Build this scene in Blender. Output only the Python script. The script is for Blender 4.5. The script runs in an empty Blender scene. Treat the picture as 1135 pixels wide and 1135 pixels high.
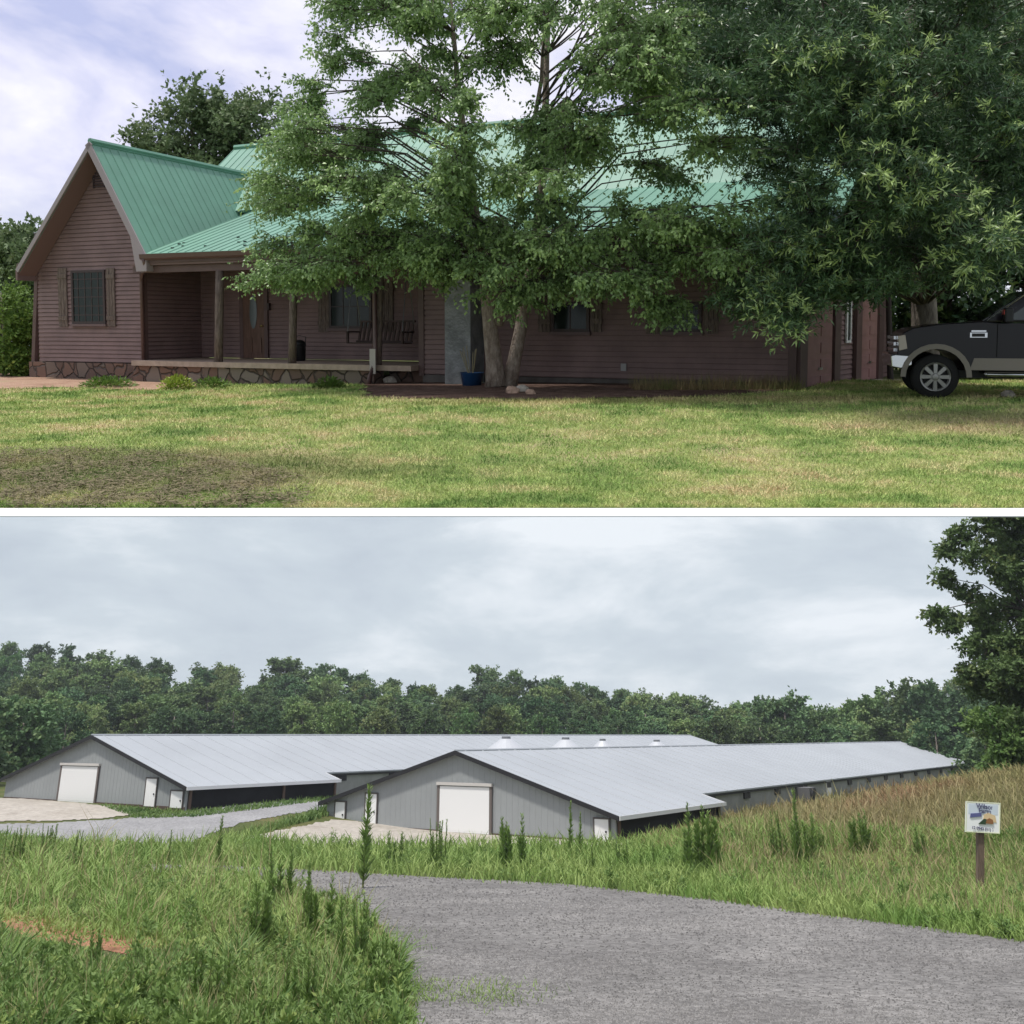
import bpy, math, random
import numpy as np
from mathutils import Matrix, Vector
random.seed(7)
RNG = np.random.default_rng(11)
C = bpy.context.scene.collection
SC = bpy.context.scene
R = math.radians
# ------------------------------------------------------------------ camera geometry (photo pixels, 1135 wide)
F = 1100.0; CX = 567.5; AX = 430.0
BETA = math.atan((815-AX)/F)        # lower place: level ground
ALPHA = math.atan((AX-360)/F)       # upper place: its own level
TILT = BETA+ALPHA
SB = 10.0
def tray(px, py):
    u, v = px-CX, AX-py
    return np.array([u, F*math.cos(ALPHA)+v*math.sin(ALPHA), -F*math.sin(ALPHA)+v*math.cos(ALPHA)])
def bray(px, py):
    u, v = px-CX, AX-py
    return np.array([u, F*math.cos(BETA)-v*math.sin(BETA), F*math.sin(BETA)+v*math.cos(BETA)])
def sstep(x, a, b):
    t = np.clip((x-a)/(b-a), 0, 1); return t*t*(3-2*t)
# ------------------------------------------------------------------ materials
MATS = {}
def mat(name, col, rough=.8, var=.0, vscale=3.0, col2=None, bump=0, bscale=20, metal=0, spec=.3, trans=0, alpha=None, detail=4, tint=None, coat=0, stretch=None):
    if name in MATS: return MATS[name]
    m = bpy.data.materials.new(name); m.use_nodes = True; nt = m.node_tree; N = nt.nodes; Lk = nt.links
    b = N['Principled BSDF']; b.inputs['Roughness'].default_value = rough; b.inputs['Metallic'].default_value = metal
    b.inputs['Specular IOR Level'].default_value = spec
    if coat: b.inputs['Coat Weight'].default_value = coat
    c = tuple(col)+(1,)
    tc = N.new('ShaderNodeTexCoord'); mp = N.new('ShaderNodeMapping'); Lk.new(tc.outputs['Object'], mp.inputs[0])
    if stretch: mp.inputs['Scale'].default_value = stretch
    src = None
    if var or col2:
        n = N.new('ShaderNodeTexNoise'); n.inputs['Scale'].default_value = vscale; n.inputs['Detail'].default_value = detail
        n.inputs['Roughness'].default_value = .65
        Lk.new(mp.outputs[0], n.inputs[0])
        cr = N.new('ShaderNodeValToRGB'); e = cr.color_ramp.elements
        e[0].position = .35; e[1].position = .65
        if col2: e[0].color = c; e[1].color = tuple(col2)+(1,)
        else:
            e[0].color = tuple(x*(1-var) for x in col)+(1,); e[1].color = tuple(min(1, x*(1+var)) for x in col)+(1,)
        Lk.new(n.outputs[0], cr.inputs[0]); src = cr.outputs[0]
    if tint:
        at = N.new('ShaderNodeAttribute'); at.attribute_name = 'tint'
        mx = N.new('ShaderNodeMix'); mx.data_type = 'RGBA'
        if src: Lk.new(src, mx.inputs[6])
        else: mx.inputs[6].default_value = c
        mx.inputs[7].default_value = tuple(tint)+(1,)
        Lk.new(at.outputs['Fac'], mx.inputs[0]); src = mx.outputs[2]
    if src: Lk.new(src, b.inputs['Base Color'])
    else: b.inputs['Base Color'].default_value = c
    if bump:
        n2 = N.new('ShaderNodeTexNoise'); n2.inputs['Scale'].default_value = bscale; n2.inputs['Detail'].default_value = 5
        Lk.new(mp.outputs[0], n2.inputs[0])
        bp = N.new('ShaderNodeBump'); bp.inputs['Strength'].default_value = bump; bp.inputs['Distance'].default_value = .05
        Lk.new(n2.outputs[0], bp.inputs['Height']); Lk.new(bp.outputs[0], b.inputs['Normal'])
    if trans:
        tr = N.new('ShaderNodeBsdfTranslucent'); mxs = N.new('ShaderNodeMixShader'); mxs.inputs[0].default_value = trans
        if src: Lk.new(src, tr.inputs[0])
        else: tr.inputs[0].default_value = c
        Lk.new(b.outputs[0], mxs.inputs[1]); Lk.new(tr.outputs[0], mxs.inputs[2])
        Lk.new(mxs.outputs[0], N['Material Output'].inputs[0])
    MATS[name] = m; return m

def ramp_ground(name, stops, scale, detail=8, fine=60, fine_amt=.35, bump=.6, bscale=60, rough=.95, regions=None, dist=.04):
    """multi-colour ground with large patches and fine grain"""
    m = bpy.data.materials.new(name); m.use_nodes = True; nt = m.node_tree; N = nt.nodes; Lk = nt.links
    b = N['Principled BSDF']; b.inputs['Roughness'].default_value = rough; b.inputs['Specular IOR Level'].default_value = .15
    tc = N.new('ShaderNodeTexCoord')
    n = N.new('ShaderNodeTexNoise'); n.inputs['Scale'].default_value = scale; n.inputs['Detail'].default_value = detail; n.inputs['Roughness'].default_value = .7
    Lk.new(tc.outputs['Object'], n.inputs[0])
    cr = N.new('ShaderNodeValToRGB'); els = cr.color_ramp.elements
    els[0].position = stops[0][0]; els[0].color = stops[0][1]+(1,)
    els[1].position = stops[-1][0]; els[1].color = stops[-1][1]+(1,)
    for p, c in stops[1:-1]:
        e = els.new(p); e.color = c+(1,)
    Lk.new(n.outputs[0], cr.inputs[0]); src = cr.outputs[0]
    n2 = N.new('ShaderNodeTexNoise'); n2.inputs['Scale'].default_value = fine; n2.inputs['Detail'].default_value = 3
    Lk.new(tc.outputs['Object'], n2.inputs[0])
    mr = N.new('ShaderNodeMapRange'); mr.inputs[1].default_value = .3; mr.inputs[2].default_value = .7
    mr.inputs[3].default_value = 1-fine_amt; mr.inputs[4].default_value = 1+fine_amt
    Lk.new(n2.outputs[0], mr.inputs[0])
    if regions:
        for (cx, cy, rx, ry, col, amt) in regions:
            mp = N.new('ShaderNodeMapping'); mp.vector_type = 'POINT'
            mp.inputs['Location'].default_value = (-cx/rx, -cy/ry, 0); mp.inputs['Scale'].default_value = (1/rx, 1/ry, 0)
            Lk.new(tc.outputs['Object'], mp.inputs[0])
            ln = N.new('ShaderNodeVectorMath'); ln.operation = 'LENGTH'; Lk.new(mp.outputs[0], ln.inputs[0])
            ad = N.new('ShaderNodeMath'); ad.operation = 'MULTIPLY_ADD'; Lk.new(n.outputs[0], ad.inputs[0]); ad.inputs[1].default_value = 1.6; Lk.new(ln.outputs[1], ad.inputs[2])
            r2 = N.new('ShaderNodeMapRange'); r2.inputs[1].default_value = 1.55; r2.inputs[2].default_value = 1.9; r2.inputs[3].default_value = amt; r2.inputs[4].default_value = 0
            Lk.new(ad.outputs[0], r2.inputs[0])
            mx = N.new('ShaderNodeMix'); mx.data_type = 'RGBA'; Lk.new(r2.outputs[0], mx.inputs[0]); Lk.new(src, mx.inputs[6]); mx.inputs[7].default_value = col+(1,)
            src = mx.outputs[2]
    vm = N.new('ShaderNodeVectorMath'); vm.operation = 'SCALE'
    Lk.new(src, vm.inputs[0]); Lk.new(mr.outputs[0], vm.inputs['Scale'])
    Lk.new(vm.outputs[0], b.inputs['Base Color'])
    n3 = N.new('ShaderNodeTexNoise'); n3.inputs['Scale'].default_value = bscale; n3.inputs['Detail'].default_value = 4
    Lk.new(tc.outputs['Object'], n3.inputs[0])
    bp = N.new('ShaderNodeBump'); bp.inputs['Strength'].default_value = bump; bp.inputs['Distance'].default_value = dist
    Lk.new(n3.outputs[0], bp.inputs['Height']); Lk.new(bp.outputs[0], b.inputs['Normal'])
    MATS[name] = m; return m
# ------------------------------------------------------------------ mesh helpers
TOPS = {'T': [], 'B': []}
def nrm(v):
    v = np.asarray(v, float); return v/np.maximum(np.linalg.norm(v, axis=-1, keepdims=True), 1e-9)
class MB:
    def __init__(s): s.v = []; s.f = []
    def add(s, vs, fs):
        o = len(s.v); s.v += [tuple(map(float, p)) for p in vs]; s.f += [tuple(i+o for i in f) for f in fs]; return s
    def box8(s, p):   # p: 8 points, 0-3 bottom loop, 4-7 top loop
        return s.add(p, [(3,2,1,0),(4,5,6,7),(0,1,5,4),(1,2,6,5),(2,3,7,6),(3,0,4,7)])
    def box(s, x0, x1, y0, y1, z0, z1, fn=None):
        p = [(x0,y0,z0),(x1,y0,z0),(x1,y1,z0),(x0,y1,z0),(x0,y0,z1),(x1,y0,z1),(x1,y1,z1),(x0,y1,z1)]
        if fn: p = [fn(*q) for q in p]
        return s.box8(p)
    def slab(s, q, n, t):  # quad extruded by -n*t
        n = np.asarray(n, float)
        top = [np.asarray(x, float) for x in q]; bot = [x-n*t for x in top]
        return s.box8(bot+top)
    def quad(s, a, b, c, d): return s.add([a,b,c,d], [(0,1,2,3)])
    def prism(s, poly, d0, d1, fn):  # poly list of (p,q) ; fn(p,q,d)
        k = len(poly)
        vs = [fn(p,q,d0) for p,q in poly]+[fn(p,q,d1) for p,q in poly]
        fs = [tuple(range(k-1,-1,-1)), tuple(range(k,2*k))]+[(i,(i+1)%k,k+(i+1)%k,k+i) for i in range(k)]
        return s.add(vs, fs)
    def tube(s, pts, rad, n=6, cap=True):
        pts = [np.asarray(p, float) for p in pts]
        if not hasattr(rad, '__len__'): rad = [rad]*len(pts)
        rings = []
        for i, p in enumerate(pts):
            d = nrm(pts[min(i+1,len(pts)-1)]-pts[max(i-1,0)])
            a = np.cross(d, (0,0,1.0)) if abs(d[2]) < .95 else np.cross(d, (1.0,0,0))
            a = nrm(a); b = np.cross(d, a)
            rings.append([p+rad[i]*(math.cos(6.2832*k/n)*a+math.sin(6.2832*k/n)*b) for k in range(n)])
        fs = []
        for i in range(len(pts)-1):
            for k in range(n): fs.append((i*n+k, i*n+(k+1)%n, (i+1)*n+(k+1)%n, (i+1)*n+k))
        if cap: fs.append(tuple(range(n-1,-1,-1))); fs.append(tuple((len(pts)-1)*n+k for k in range(n)))
        return s.add([q for r in rings for q in r], fs)
    def lathe(s, prof, c, axis=(0,0,1), n=20, cap=True):
        axis = nrm(axis); a = nrm(np.cross(axis, (0,0,1.0)) if abs(axis[2]) < .9 else np.cross(axis, (1.0,0,0))); b = np.cross(axis, a); c = np.asarray(c, float)
        vs = [c+axis*h+r*(math.cos(6.2832*k/n)*a+math.sin(6.2832*k/n)*b) for r, h in prof for k in range(n)]
        fs = [(i*n+k, i*n+(k+1)%n, (i+1)*n+(k+1)%n, (i+1)*n+k) for i in range(len(prof)-1) for k in range(n)]
        if cap: fs.append(tuple(range(n-1,-1,-1))); fs.append(tuple((len(prof)-1)*n+k for k in range(n)))
        return s.add(vs, fs)
    def blob(s, c, r, seed=0, jit=.2, nu=7, nv=5):
        rr = random.Random(seed); c = np.asarray(c, float); vs = [c+np.array((0,0,-r[2]))]
        for j in range(1, nv):
            th = math.pi*j/nv
            for i in range(nu):
                ph = 6.2832*i/nu; k = 1+rr.uniform(-jit, jit)
                vs.append(c+np.array((r[0]*math.sin(th)*math.cos(ph), r[1]*math.sin(th)*math.sin(ph), -r[2]*math.cos(th)))*k)
        vs.append(c+np.array((0,0,r[2]))); fs = []
        for i in range(nu): fs.append((0, 1+(i+1)%nu, 1+i))
        for j in range(nv-2):
            for i in range(nu): a=1+j*nu+i; b_=1+j*nu+(i+1)%nu; fs.append((a,b_,b_+nu,a+nu))
        t = len(vs)-1
        for i in range(nu): fs.append((t-nu+i, t-nu+(i+1)%nu, t))
        for p in range(len(fs)): pass
        return s.add(vs, fs)
    def mesh(s, name, base=(0,0,0), smooth=False):
        me = bpy.data.meshes.new(name); b = np.asarray(base, float)
        me.from_pydata([tuple(np.asarray(p)-b) for p in s.v], [], s.f); me.update()
        if smooth: me.polygons.foreach_set('use_smooth', [True]*len(me.polygons))
        return me
def fast_mesh(name, V, nq, tint=None, k=4):
    me = bpy.data.meshes.new(name); me.vertices.add(len(V)); me.vertices.foreach_set('co', np.ascontiguousarray(V, np.float32).ravel())
    me.loops.add(nq*k); me.loops.foreach_set('vertex_index', np.arange(nq*k, dtype=np.int32))
    me.polygons.add(nq); me.polygons.foreach_set('loop_start', np.arange(0, nq*k, k, dtype=np.int32))
    me.update(calc_edges=True)
    if tint is not None:
        a = me.attributes.new('tint', 'FLOAT', 'POINT'); a.data.foreach_set('value', np.ascontiguousarray(np.repeat(tint, k), np.float32))
    return me
def link(name, me, m, parent=None, loc=(0,0,0), bev=0):
    o = bpy.data.objects.new(name, me); C.objects.link(o); o.location = loc
    if m: me.materials.append(m)
    if parent: o.parent = parent
    if bev:
        md = o.modifiers.new('bevel', 'BEVEL'); md.width = bev; md.segments = 2; md.limit_method = 'ANGLE'
    return o
def meta(o, label=None, cat=None, group=None, kind=None):
    if label: o['label'] = label
    if cat: o['category'] = cat
    if group: o['group'] = group
    if kind: o['kind'] = kind
    return o
class Thing:
    def __init__(s, name, base, where, label, cat, group=None):
        s.base = tuple(map(float, base)); s.root = bpy.data.objects.new(name, None); C.objects.link(s.root); s.root.location = s.base
        s.root.empty_display_size = .2
        meta(s.root, label, cat, group); TOPS[where].append(s.root)
    def part(s, name, mb, m, parent=None, smooth=False, bev=0, label=None):
        me = mb.mesh(name, s.base, smooth) if isinstance(mb, MB) else mb
        o = link(name, me, m, parent or s.root, bev=bev)
        if label: o['label'] = label
        return o
def single(name, mb, m, where, label=None, cat=None, group=None, kind=None, base=(0,0,0), smooth=False, bev=0):
    me = mb.mesh(name, base, smooth) if isinstance(mb, MB) else mb
    o = link(name, me, m, loc=base, bev=bev); meta(o, label, cat, group, kind); TOPS[where].append(o); return o
# ------------------------------------------------------------------ foliage
def quads(P, D, N, Ln, W):
    S = nrm(np.cross(D, N)); Ln = Ln[:, None]; W = W[:, None]
    a = P; b = P+D*Ln*.45+S*W*.5; c = P+D*Ln; d = P+D*Ln*.45-S*W*.5
    return np.stack([a, b, c, d], 1).reshape(-1, 3)
def unit(n, rng): return nrm(rng.normal(size=(n, 3)))
def foliage(rng, lobes, ns, nt, nl, leaf, wid, twig=.35, droop=.15, hang=.2, tipc=.25, flat=.6):
    """lobes: (cx,cy,cz,rx,ry,rz,ox,oy,oz) ; ns sprays per lobe ; nt twigs per spray ; nl leaves per twig"""
    L = np.asarray(lobes, float); n = len(L)
    c = np.repeat(L[:, :3], ns, 0); r = np.repeat(L[:, 3:6], ns, 0); o = np.repeat(L[:, 6:9], ns, 0); M = n*ns
    e = c+unit(M, rng)*r*rng.uniform(.45, 1.1, (M, 1))
    s = c+(o-c)*rng.uniform(.05, .4, (M, 1))*.5+unit(M, rng)*r*.15
    d = e-s; ln = np.linalg.norm(d, axis=1, keepdims=True)
    e = e-np.array([0, 0, 1.])*droop*ln
    m = (s+e)/2+np.array([0, 0, 1.])*droop*ln*.6
    K = M*nt
    t = rng.uniform(.12, 1, (K, 1))**.8
    S_, M_, E_ = [np.repeat(x, nt, 0) for x in (s, m, e)]
    p = (1-t)**2*S_+2*t*(1-t)*M_+t*t*E_
    dd = nrm(2*(1-t)*(M_-S_)+2*t*(E_-M_))
    td = nrm(dd*.8+unit(K, rng)*np.array([.9, .9, .55])+np.array([0, 0, -hang]))
    tl = twig*rng.uniform(.5, 1.3, (K, 1))
    tip = (t[:, 0] > .72)*(np.repeat(rng.uniform(0, 1, M), nt) < (np.repeat(np.repeat(np.asarray(tipc, float), ns), nt) if hasattr(tipc, '__len__') else tipc))*1.0
    Q = K*nl
    q = rng.uniform(0, 1, (Q, 1)); p2 = np.repeat(p, nl, 0)+np.repeat(td*tl, nl, 0)*q
    ld = nrm(np.repeat(td, nl, 0)*.7+unit(Q, rng)*.8+np.array([0, 0, -hang]))
    N = nrm(unit(Q, rng)*(1.2-flat)+np.array([0, -.25, flat]))
    Ln = leaf*rng.uniform(.7, 1.25, Q); W = wid*rng.uniform(.75, 1.2, Q)
    tint = np.clip(np.repeat(tip, nl)*rng.uniform(.4, 1, Q)+rng.uniform(0, .22, Q), 0, 1)
    return quads(p2, ld, N, Ln, W), Q, tint, (s, m, e)
def inpoly(x, y, P):
    P = np.asarray(P, float); x = np.asarray(x, float); y = np.asarray(y, float); r = np.zeros(x.shape, bool); j = len(P)-1
    for i in range(len(P)):
        xi, yi = P[i]; xj, yj = P[j]
        with np.errstate(divide='ignore', invalid='ignore'):
            c = ((yi > y) != (yj > y)) & (x < (xj-xi)*(y-yi)/(yj-yi+1e-12)+xi)
        r ^= c; j = i
    return r
def tree(name, where, base, lobes, trunks, leafm, barkm, label, cat='tree', group=None, sprays=True, smp=1, **kw):
    rng = kw.pop('rng', RNG)
    T = Thing(name, base, where, label, cat, group)
    V, Q, tint, (s, m, e) = foliage(rng, lobes, **kw)
    me = fast_mesh('crown', V-np.array(T.base), Q, tint); T.part('crown', me, leafm)
    mb = MB()
    for pts, rad in trunks: mb.tube(pts, rad, 9)
    bo = MB()
    for l in lobes:
        a = np.array(l[6:9]); c = np.array(l[:3]); md = (a+c)/2+np.array((0, 0, .12*np.linalg.norm(c-a)))
        rr = kw.get('twig', .35)*.06*min(1.6, .6+.25*np.linalg.norm(c-a)); wob = np.array([math.sin(c[0]*9), math.cos(c[2]*7), 0])*.06*np.linalg.norm(c-a)
        bo.tube([a, a*.65+md*.35+wob*.7, md, md*.4+c*.6-wob, c], [rr, rr*.8, rr*.6, rr*.45, rr*.2], 5, False)
    if sprays:
        for i in range(0, len(s), smp):
            bo.tube([s[i], m[i]*.5+s[i]*.25+e[i]*.25, e[i]], [kw.get('twig', .35)*.035, kw.get('twig', .35)*.025, kw.get('twig', .35)*.01], 3, False)
    tr = T.part('trunk', mb, barkm, smooth=True); T.part('limb', bo, mat('dark_limb_bark', (.085, .07, .058), .95))
    return T
# ================================================================== UPPER PLACE (house and lawn)
def gz(x, y):
    return -1.55+.24*sstep(y, 10.5, 17.5)*sstep(x, -9, 3)-.22*sstep(y, 22.5, 26)*sstep(x, 6.5, 9)
def thit(px, py):
    r = tray(px, py); t = 6.0/r[1]
    for _ in range(4000):
        p = r*t
        if p[2] <= gz(p[0], p[1]): return p
        t += .06/r[1]
        if p[1] > 60: break
    return r*t
def grid_sheet(fn, x0, x1, y0, y1, dx, dy, off=0, mask=None):
    xs = np.arange(x0, x1+1e-6, dx); ys = np.arange(y0, y1+1e-6, dy)
    X, Y = np.meshgrid(xs, ys); Z = fn(X, Y)+off
    V = np.stack([X, Y, Z], -1).reshape(-1, 3); nx = len(xs); mb = MB()
    i, j = np.meshgrid(np.arange(nx-1), np.arange(len(ys)-1)); i = i.ravel(); j = j.ravel()
    Fq = np.stack([j*nx+i, j*nx+i+1, (j+1)*nx+i+1, (j+1)*nx+i], 1)
    if mask is not None:
        cx = V[Fq][:, :, 0].mean(1); cy = V[Fq][:, :, 1].mean(1); Fq = Fq[mask(cx, cy)]
    me = bpy.data.meshes.new('sheet'); me.from_pydata(V.tolist(), [], Fq.tolist()); me.update()
    me.polygons.foreach_set('use_smooth', [True]*len(me.polygons))
    return me
LAWN = dict(stops=[(.34, (.12, .16, .05)), (.44, (.17, .22, .07)), (.54, (.24, .27, .10)), (.62, (.34, .30, .16)), (.72, (.40, .31, .19))], scale=.55)
pA = thit(120, 520); pB = thit(20, 548)
regs = [(-4.0, 10.6, 3.0, 1.7, (.10, .095, .045), .5), (3.0, 17.5, 5.0, .9, (.30, .22, .11), .45), (7.5, 14.2, 3.0, 1.2, (.26, .2, .12), .5)]
lawnm = ramp_ground('lawn_turf', LAWN['stops'], .55, fine=45, fine_amt=.35, bump=.8, bscale=35, regions=regs)
YF = 8.3
me = grid_sheet(gz, -42, 42, YF, 62, .5, .5)
lawn_o = single('ground', me, lawnm, 'T', kind='structure')
mb = MB(); mb.box(-42, 42, YF+.02, 62, -1.6, -1.56); 
single('earth', mb, mat('soil', (.12, .08, .05), .95), 'T', kind='structure')
zt = -1.55+.004
rb = tray(567, 571.4); zb = rb[2]/rb[1]*(YF-.03)
zb = rb[2]/rb[1]*(YF-.13)
mb = MB(); mb.box8([(-14, YF-.13, zb-.012), (14, YF-.13, zb-.012), (14, YF+.004, zb-.012), (-14, YF+.004, zb-.012), (-14, YF-.13, zb), (14, YF-.13, zb), (14, YF+.004, zt), (-14, YF+.004, zt)])
single('divider_strip', mb, mat('white_board', (.92, .92, .92), .5), 'T', 'long added white divider strip edging the front of the lawn', 'edging', base=(0, YF, -1.6))  # divider added between the two places, face sloped to catch more sun
# beds
def drape(name, poly_px, fn, hit, m, where, off, cell, label=None, cat=None, kind='structure'):
    P = np.array([hit(*q)[:2] for q in poly_px]); jt = 1 if where == 'T' else .35
    me = grid_sheet(fn, P[:, 0].min(), P[:, 0].max(), P[:, 1].min(), P[:, 1].max(), cell, cell, off,
                    lambda x, y: inpoly(x+jt*1.2*cell*np.sin(y*3.1+x), y+jt*cell*(1.3*np.sin(x*1.9)+.9*np.sin(x*5.3+1)+.7*np.sin(x*11)), P))
    single(name, me, m, where, label, cat, kind=kind); return P
mulchm = ramp_ground('mulch', [(.35, (.08, .048, .038)), (.55, (.15, .095, .075)), (.7, (.24, .16, .12))], 3.0, fine=40, fine_amt=.6, bump=1, bscale=30)
dirtm = ramp_ground('dirt', [(.3, (.25, .15, .10)), (.55, (.38, .25, .18)), (.7, (.30, .24, .14))], 1.2, fine=30, fine_amt=.25, bump=.7, bscale=25)
PM = drape('mulch_bed', [(405, 440), (470, 443), (600, 443), (700, 442), (760, 441), (810, 438), (870, 434), (885, 424), (700, 412), (500, 412), (405, 418)], gz, thit, mulchm, 'T', .02, .12)
PD = drape('dirt_path', [(-30, 432), (60, 430), (130, 431), (170, 433), (215, 429), (240, 425), (300, 420), (330, 416), (200, 412), (-30, 412)], gz, thit, dirtm, 'T', .015, .12)
# house frame
ANG = R(24); Lv = np.array([math.cos(ANG), -math.sin(ANG), 0]); Dv = np.array([math.sin(ANG), math.cos(ANG), 0]); P0 = np.array([-10.18, 27.5, -1.53])
def H(a, b, h): return P0+Lv*a+Dv*b+np.array([0, 0, h])
def hp(px, py, b):
    r = tray(px, py); t = (b+P0@Dv)/(r@Dv); P = r*t-P0; return float(P@Lv), float(P[2])
siding = mat('brown_vinyl_siding', (.225, .148, .142), .55, var=.12, vscale=1.5)
sidingd = mat('brown_trim', (.13, .082, .078), .5, var=.1)
greenr = mat('green_metal_roof', (.125, .275, .20), .5, var=.10, vscale=.6, spec=.5)
rakem = mat('greyish_rake_trim', (.33, .28, .29), .5)
soffm = mat('brown_soffit', (.19, .125, .12), .6)
woodm = mat('weathered_dark_wood', (.10, .075, .065), .85, col2=(.22, .17, .15), vscale=9, stretch=(3, 3, .5), bump=.5, bscale=20)
darkw = mat('black_screen_glass', (.012, .02, .016), .12, spec=.3)
framem = mat('dark_bronze_frame', (.06, .04, .04), .4)
deckm = mat('deck_boards', (.40, .31, .25), .7, var=.15, vscale=5)
HOUSE = Thing('ranch_house', H(0, 0, 0), 'T', 'brown sided house with green metal roof and front porch', 'house')
EH = 3.42
def wall(fn, lr, h0, h1, course=.118, out=.03, thick=.15):
    """lap siding: fn(s,out,h) gives the point; lr(h) the left/right limit"""
    mb = MB(); h = h0
    while h < h1-.01:
        ht = min(h+course, h1); l0, r0 = lr(h); l1, r1 = lr(ht)
        if r0-l0 < .02: break
        g = min(.02, (ht-h)*.3); mb.quad(fn(l0, out, h+g), fn(r0, out, h+g), fn(r1, .004, ht), fn(l1, .004, ht))
        mb.quad(fn(l0, -.02, h+g), fn(r0, -.02, h+g), fn(r0, out, h+g), fn(l0, out, h+g))
        mb.quad(fn(l0, -.02, h), fn(r0, -.02, h), fn(r0, -.02, h+g), fn(l0, -.02, h+g))
        mb.quad(fn(l0, .004, h), fn(r0, .004, h), fn(r0, -.02, h), fn(l0, -.02, h))
        mb.quad(fn(l0, -thick, h), fn(l1, -thick, ht), fn(r1, -thick, ht), fn(r0, -thick, h))
        mb.quad(fn(l0, -thick, h), fn(l0, out, h), fn(l1, .002, ht), fn(l1, -thick, ht))
        mb.quad(fn(r0, out, h), fn(r0, -thick, h), fn(r1, -thick, ht), fn(r1, .002, ht))
        h = ht
    return mb
RA, RH = hp(100, 157, -.62); LA, LH = hp(19, 299, -.62); EA, EHW = hp(168, 283, -.62)
EA = min(EA, .75); print('WING', RA, RH, LA, LH, EA, EHW)
WL = max(hp(33, 400, 0)[0], LA+.08); print('WL', WL)
def lr_g(h):
    hh = h+.18
    l = WL if hh < LH+(RH-LH)*(WL-LA)/(RA-LA) else LA+(hh-LH)/(RH-LH)*(RA-LA)
    r = 0 if hh < EHW+(RH-EHW)*(EA-0)/(EA-RA) else EA-(hh-EHW)/(RH-EHW)*(EA-RA)
    return max(l, WL-.30*max(0, 1-h/3.2)), min(r, 0)
SBH = .46
gw = HOUSE.part('gable_wall', wall(lambda s, o, h: H(s, -o, h), lr_g, SBH, RH-.2), siding)
HOUSE.part('wing_wall', wall(lambda s, o, h: H(0+o, s, h), lambda h: (0, 2.6), SBH, 3.5), siding)
HOUSE.part('wing_wall', wall(lambda s, o, h: H(WL-o, s, h), lambda h: (0, 9), SBH, 3.5), siding)
BPW = 2.3
HOUSE.part('porch_wall', wall(lambda s, o, h: H(s, BPW-o, h), lambda h: (0, 8.8), SBH+.1, 3.5), siding)
HOUSE.part('porch_wall', wall(lambda s, o, h: H(8.75-o*0, s, h), lambda h: (0, 2.3), .4, 3.5), siding)
AE = 17.48
HOUSE.part('front_wall', wall(lambda s, o, h: H(s, -o, h), lambda h: (8.75, AE), .34, 3.45), siding)
mb = MB(); mb.box(8.7, 8.84, -.045, .12, .3, 3.45, H); HOUSE.part('corner_trim', mb, sidingd)
mb = MB(); mb.box(AE-.1, AE+.05, -.045, .1, .3, 3.45, H); HOUSE.part('corner_trim', mb, sidingd)
mb = MB(); mb.box(-.08, .05, -.045, .1, SBH-.02, 3.4, H); HOUSE.part('corner_trim', mb, sidingd)
mb = MB(); mb.box(0, .13, -.045, .1, SBH-.02, 3.3, lambda a, b, h: H(WL-.05+a-.30*max(0, 1-h/3.2), b, h)); HOUSE.part('corner_trim', mb, sidingd)
# back of the house, closed body
mb = MB(); mb.box(WL+.1, AE-.2, 8.9, 12.5, .3, 3.45, H); mb.box(AE-.2, AE, 9, 12.5, .3, 3.45, H)
HOUSE.part('rear_wall', mb, siding)
# garage side wall
G0 = H(AE, 0, 0); gd = np.array([math.sin(R(33)), math.cos(R(33)), 0]); gn = np.array([gd[1], -gd[0], 0])
def GP(s, o, h): return G0+gd*s+gn*o+np.array([0, 0, h])
GL = 8.4
HOUSE.part('garage_wall', wall(GP, lambda h: (0, GL), .1, 3.6), siding)
def gpx(px):
    r = tray(px, 400); # intersect vertical plane
    t = (G0@gn)/(r@gn); return float((r*t-G0)@gd)
gdm = mat('lit_brown_garage_door', (.34, .19, .18), .5, var=.08)  # brown lightened to stand in for light falling on the doors
for (xa, xb) in ((889, 919.5), (949.5, 969)):
    s0, s1 = gpx(xa), gpx(xb); g = MB(); g.box(s0, s1, .03, .055, .12, 2.3, GP)
    nr, nc = 6, 2; ph = 2.18/nr; pw = (s1-s0)/nc
    for i in range(nr):
        for j in range(nc):
            g.box(s0+pw*j+.1, s0+pw*(j+1)-.1, .055, .075, .12+ph*i+.07, .12+ph*(i+1)-.07, GP)
    d = HOUSE.part('garage_door', g, gdm)
    fr = MB(); fr.box(s0-.5, s0, .03, .12, .1, 2.42, GP); fr.box(s1, s1+.5, .03, .12, .1, 2.42, GP); fr.box(s0-.5, s1+.5, .03, .12, 2.423, 2.6, GP)
    HOUSE.part('door_frame', fr, sidingd, d)
    fr = MB(); fr.box((s0+s1)/2-.12, (s0+s1)/2+.12, .08, .11, .55, .6, GP); HOUSE.part('handle', fr, mat('steel', (.5, .5, .5), .3, metal=1), d)
    ap = MB(); ap.box(s0-.1, s1+.1, .03, .9, .02, .1, GP); HOUSE.part('apron', ap, mat('pale_concrete', (.42, .36, .31), .9, var=.15, vscale=4))
s0 = gpx(936); mb = MB()
mb.box(s0-.12, s0, .03, .07, 1.15, 2.35, GP); mb.box(s0+.25, s0+.33, .03, .07, 1.15, 2.35, GP); mb.box(s0-.12, s0+.33, .03, .07, 1.1, 1.16, GP)
w = HOUSE.part('side_window', mb, mat('white_trim', (.75, .75, .75), .5))
mb = MB(); mb.box(s0, s0+.25, .028, .04, 1.16, 2.35, GP); HOUSE.part('pane', mb, darkw, w)
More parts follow.
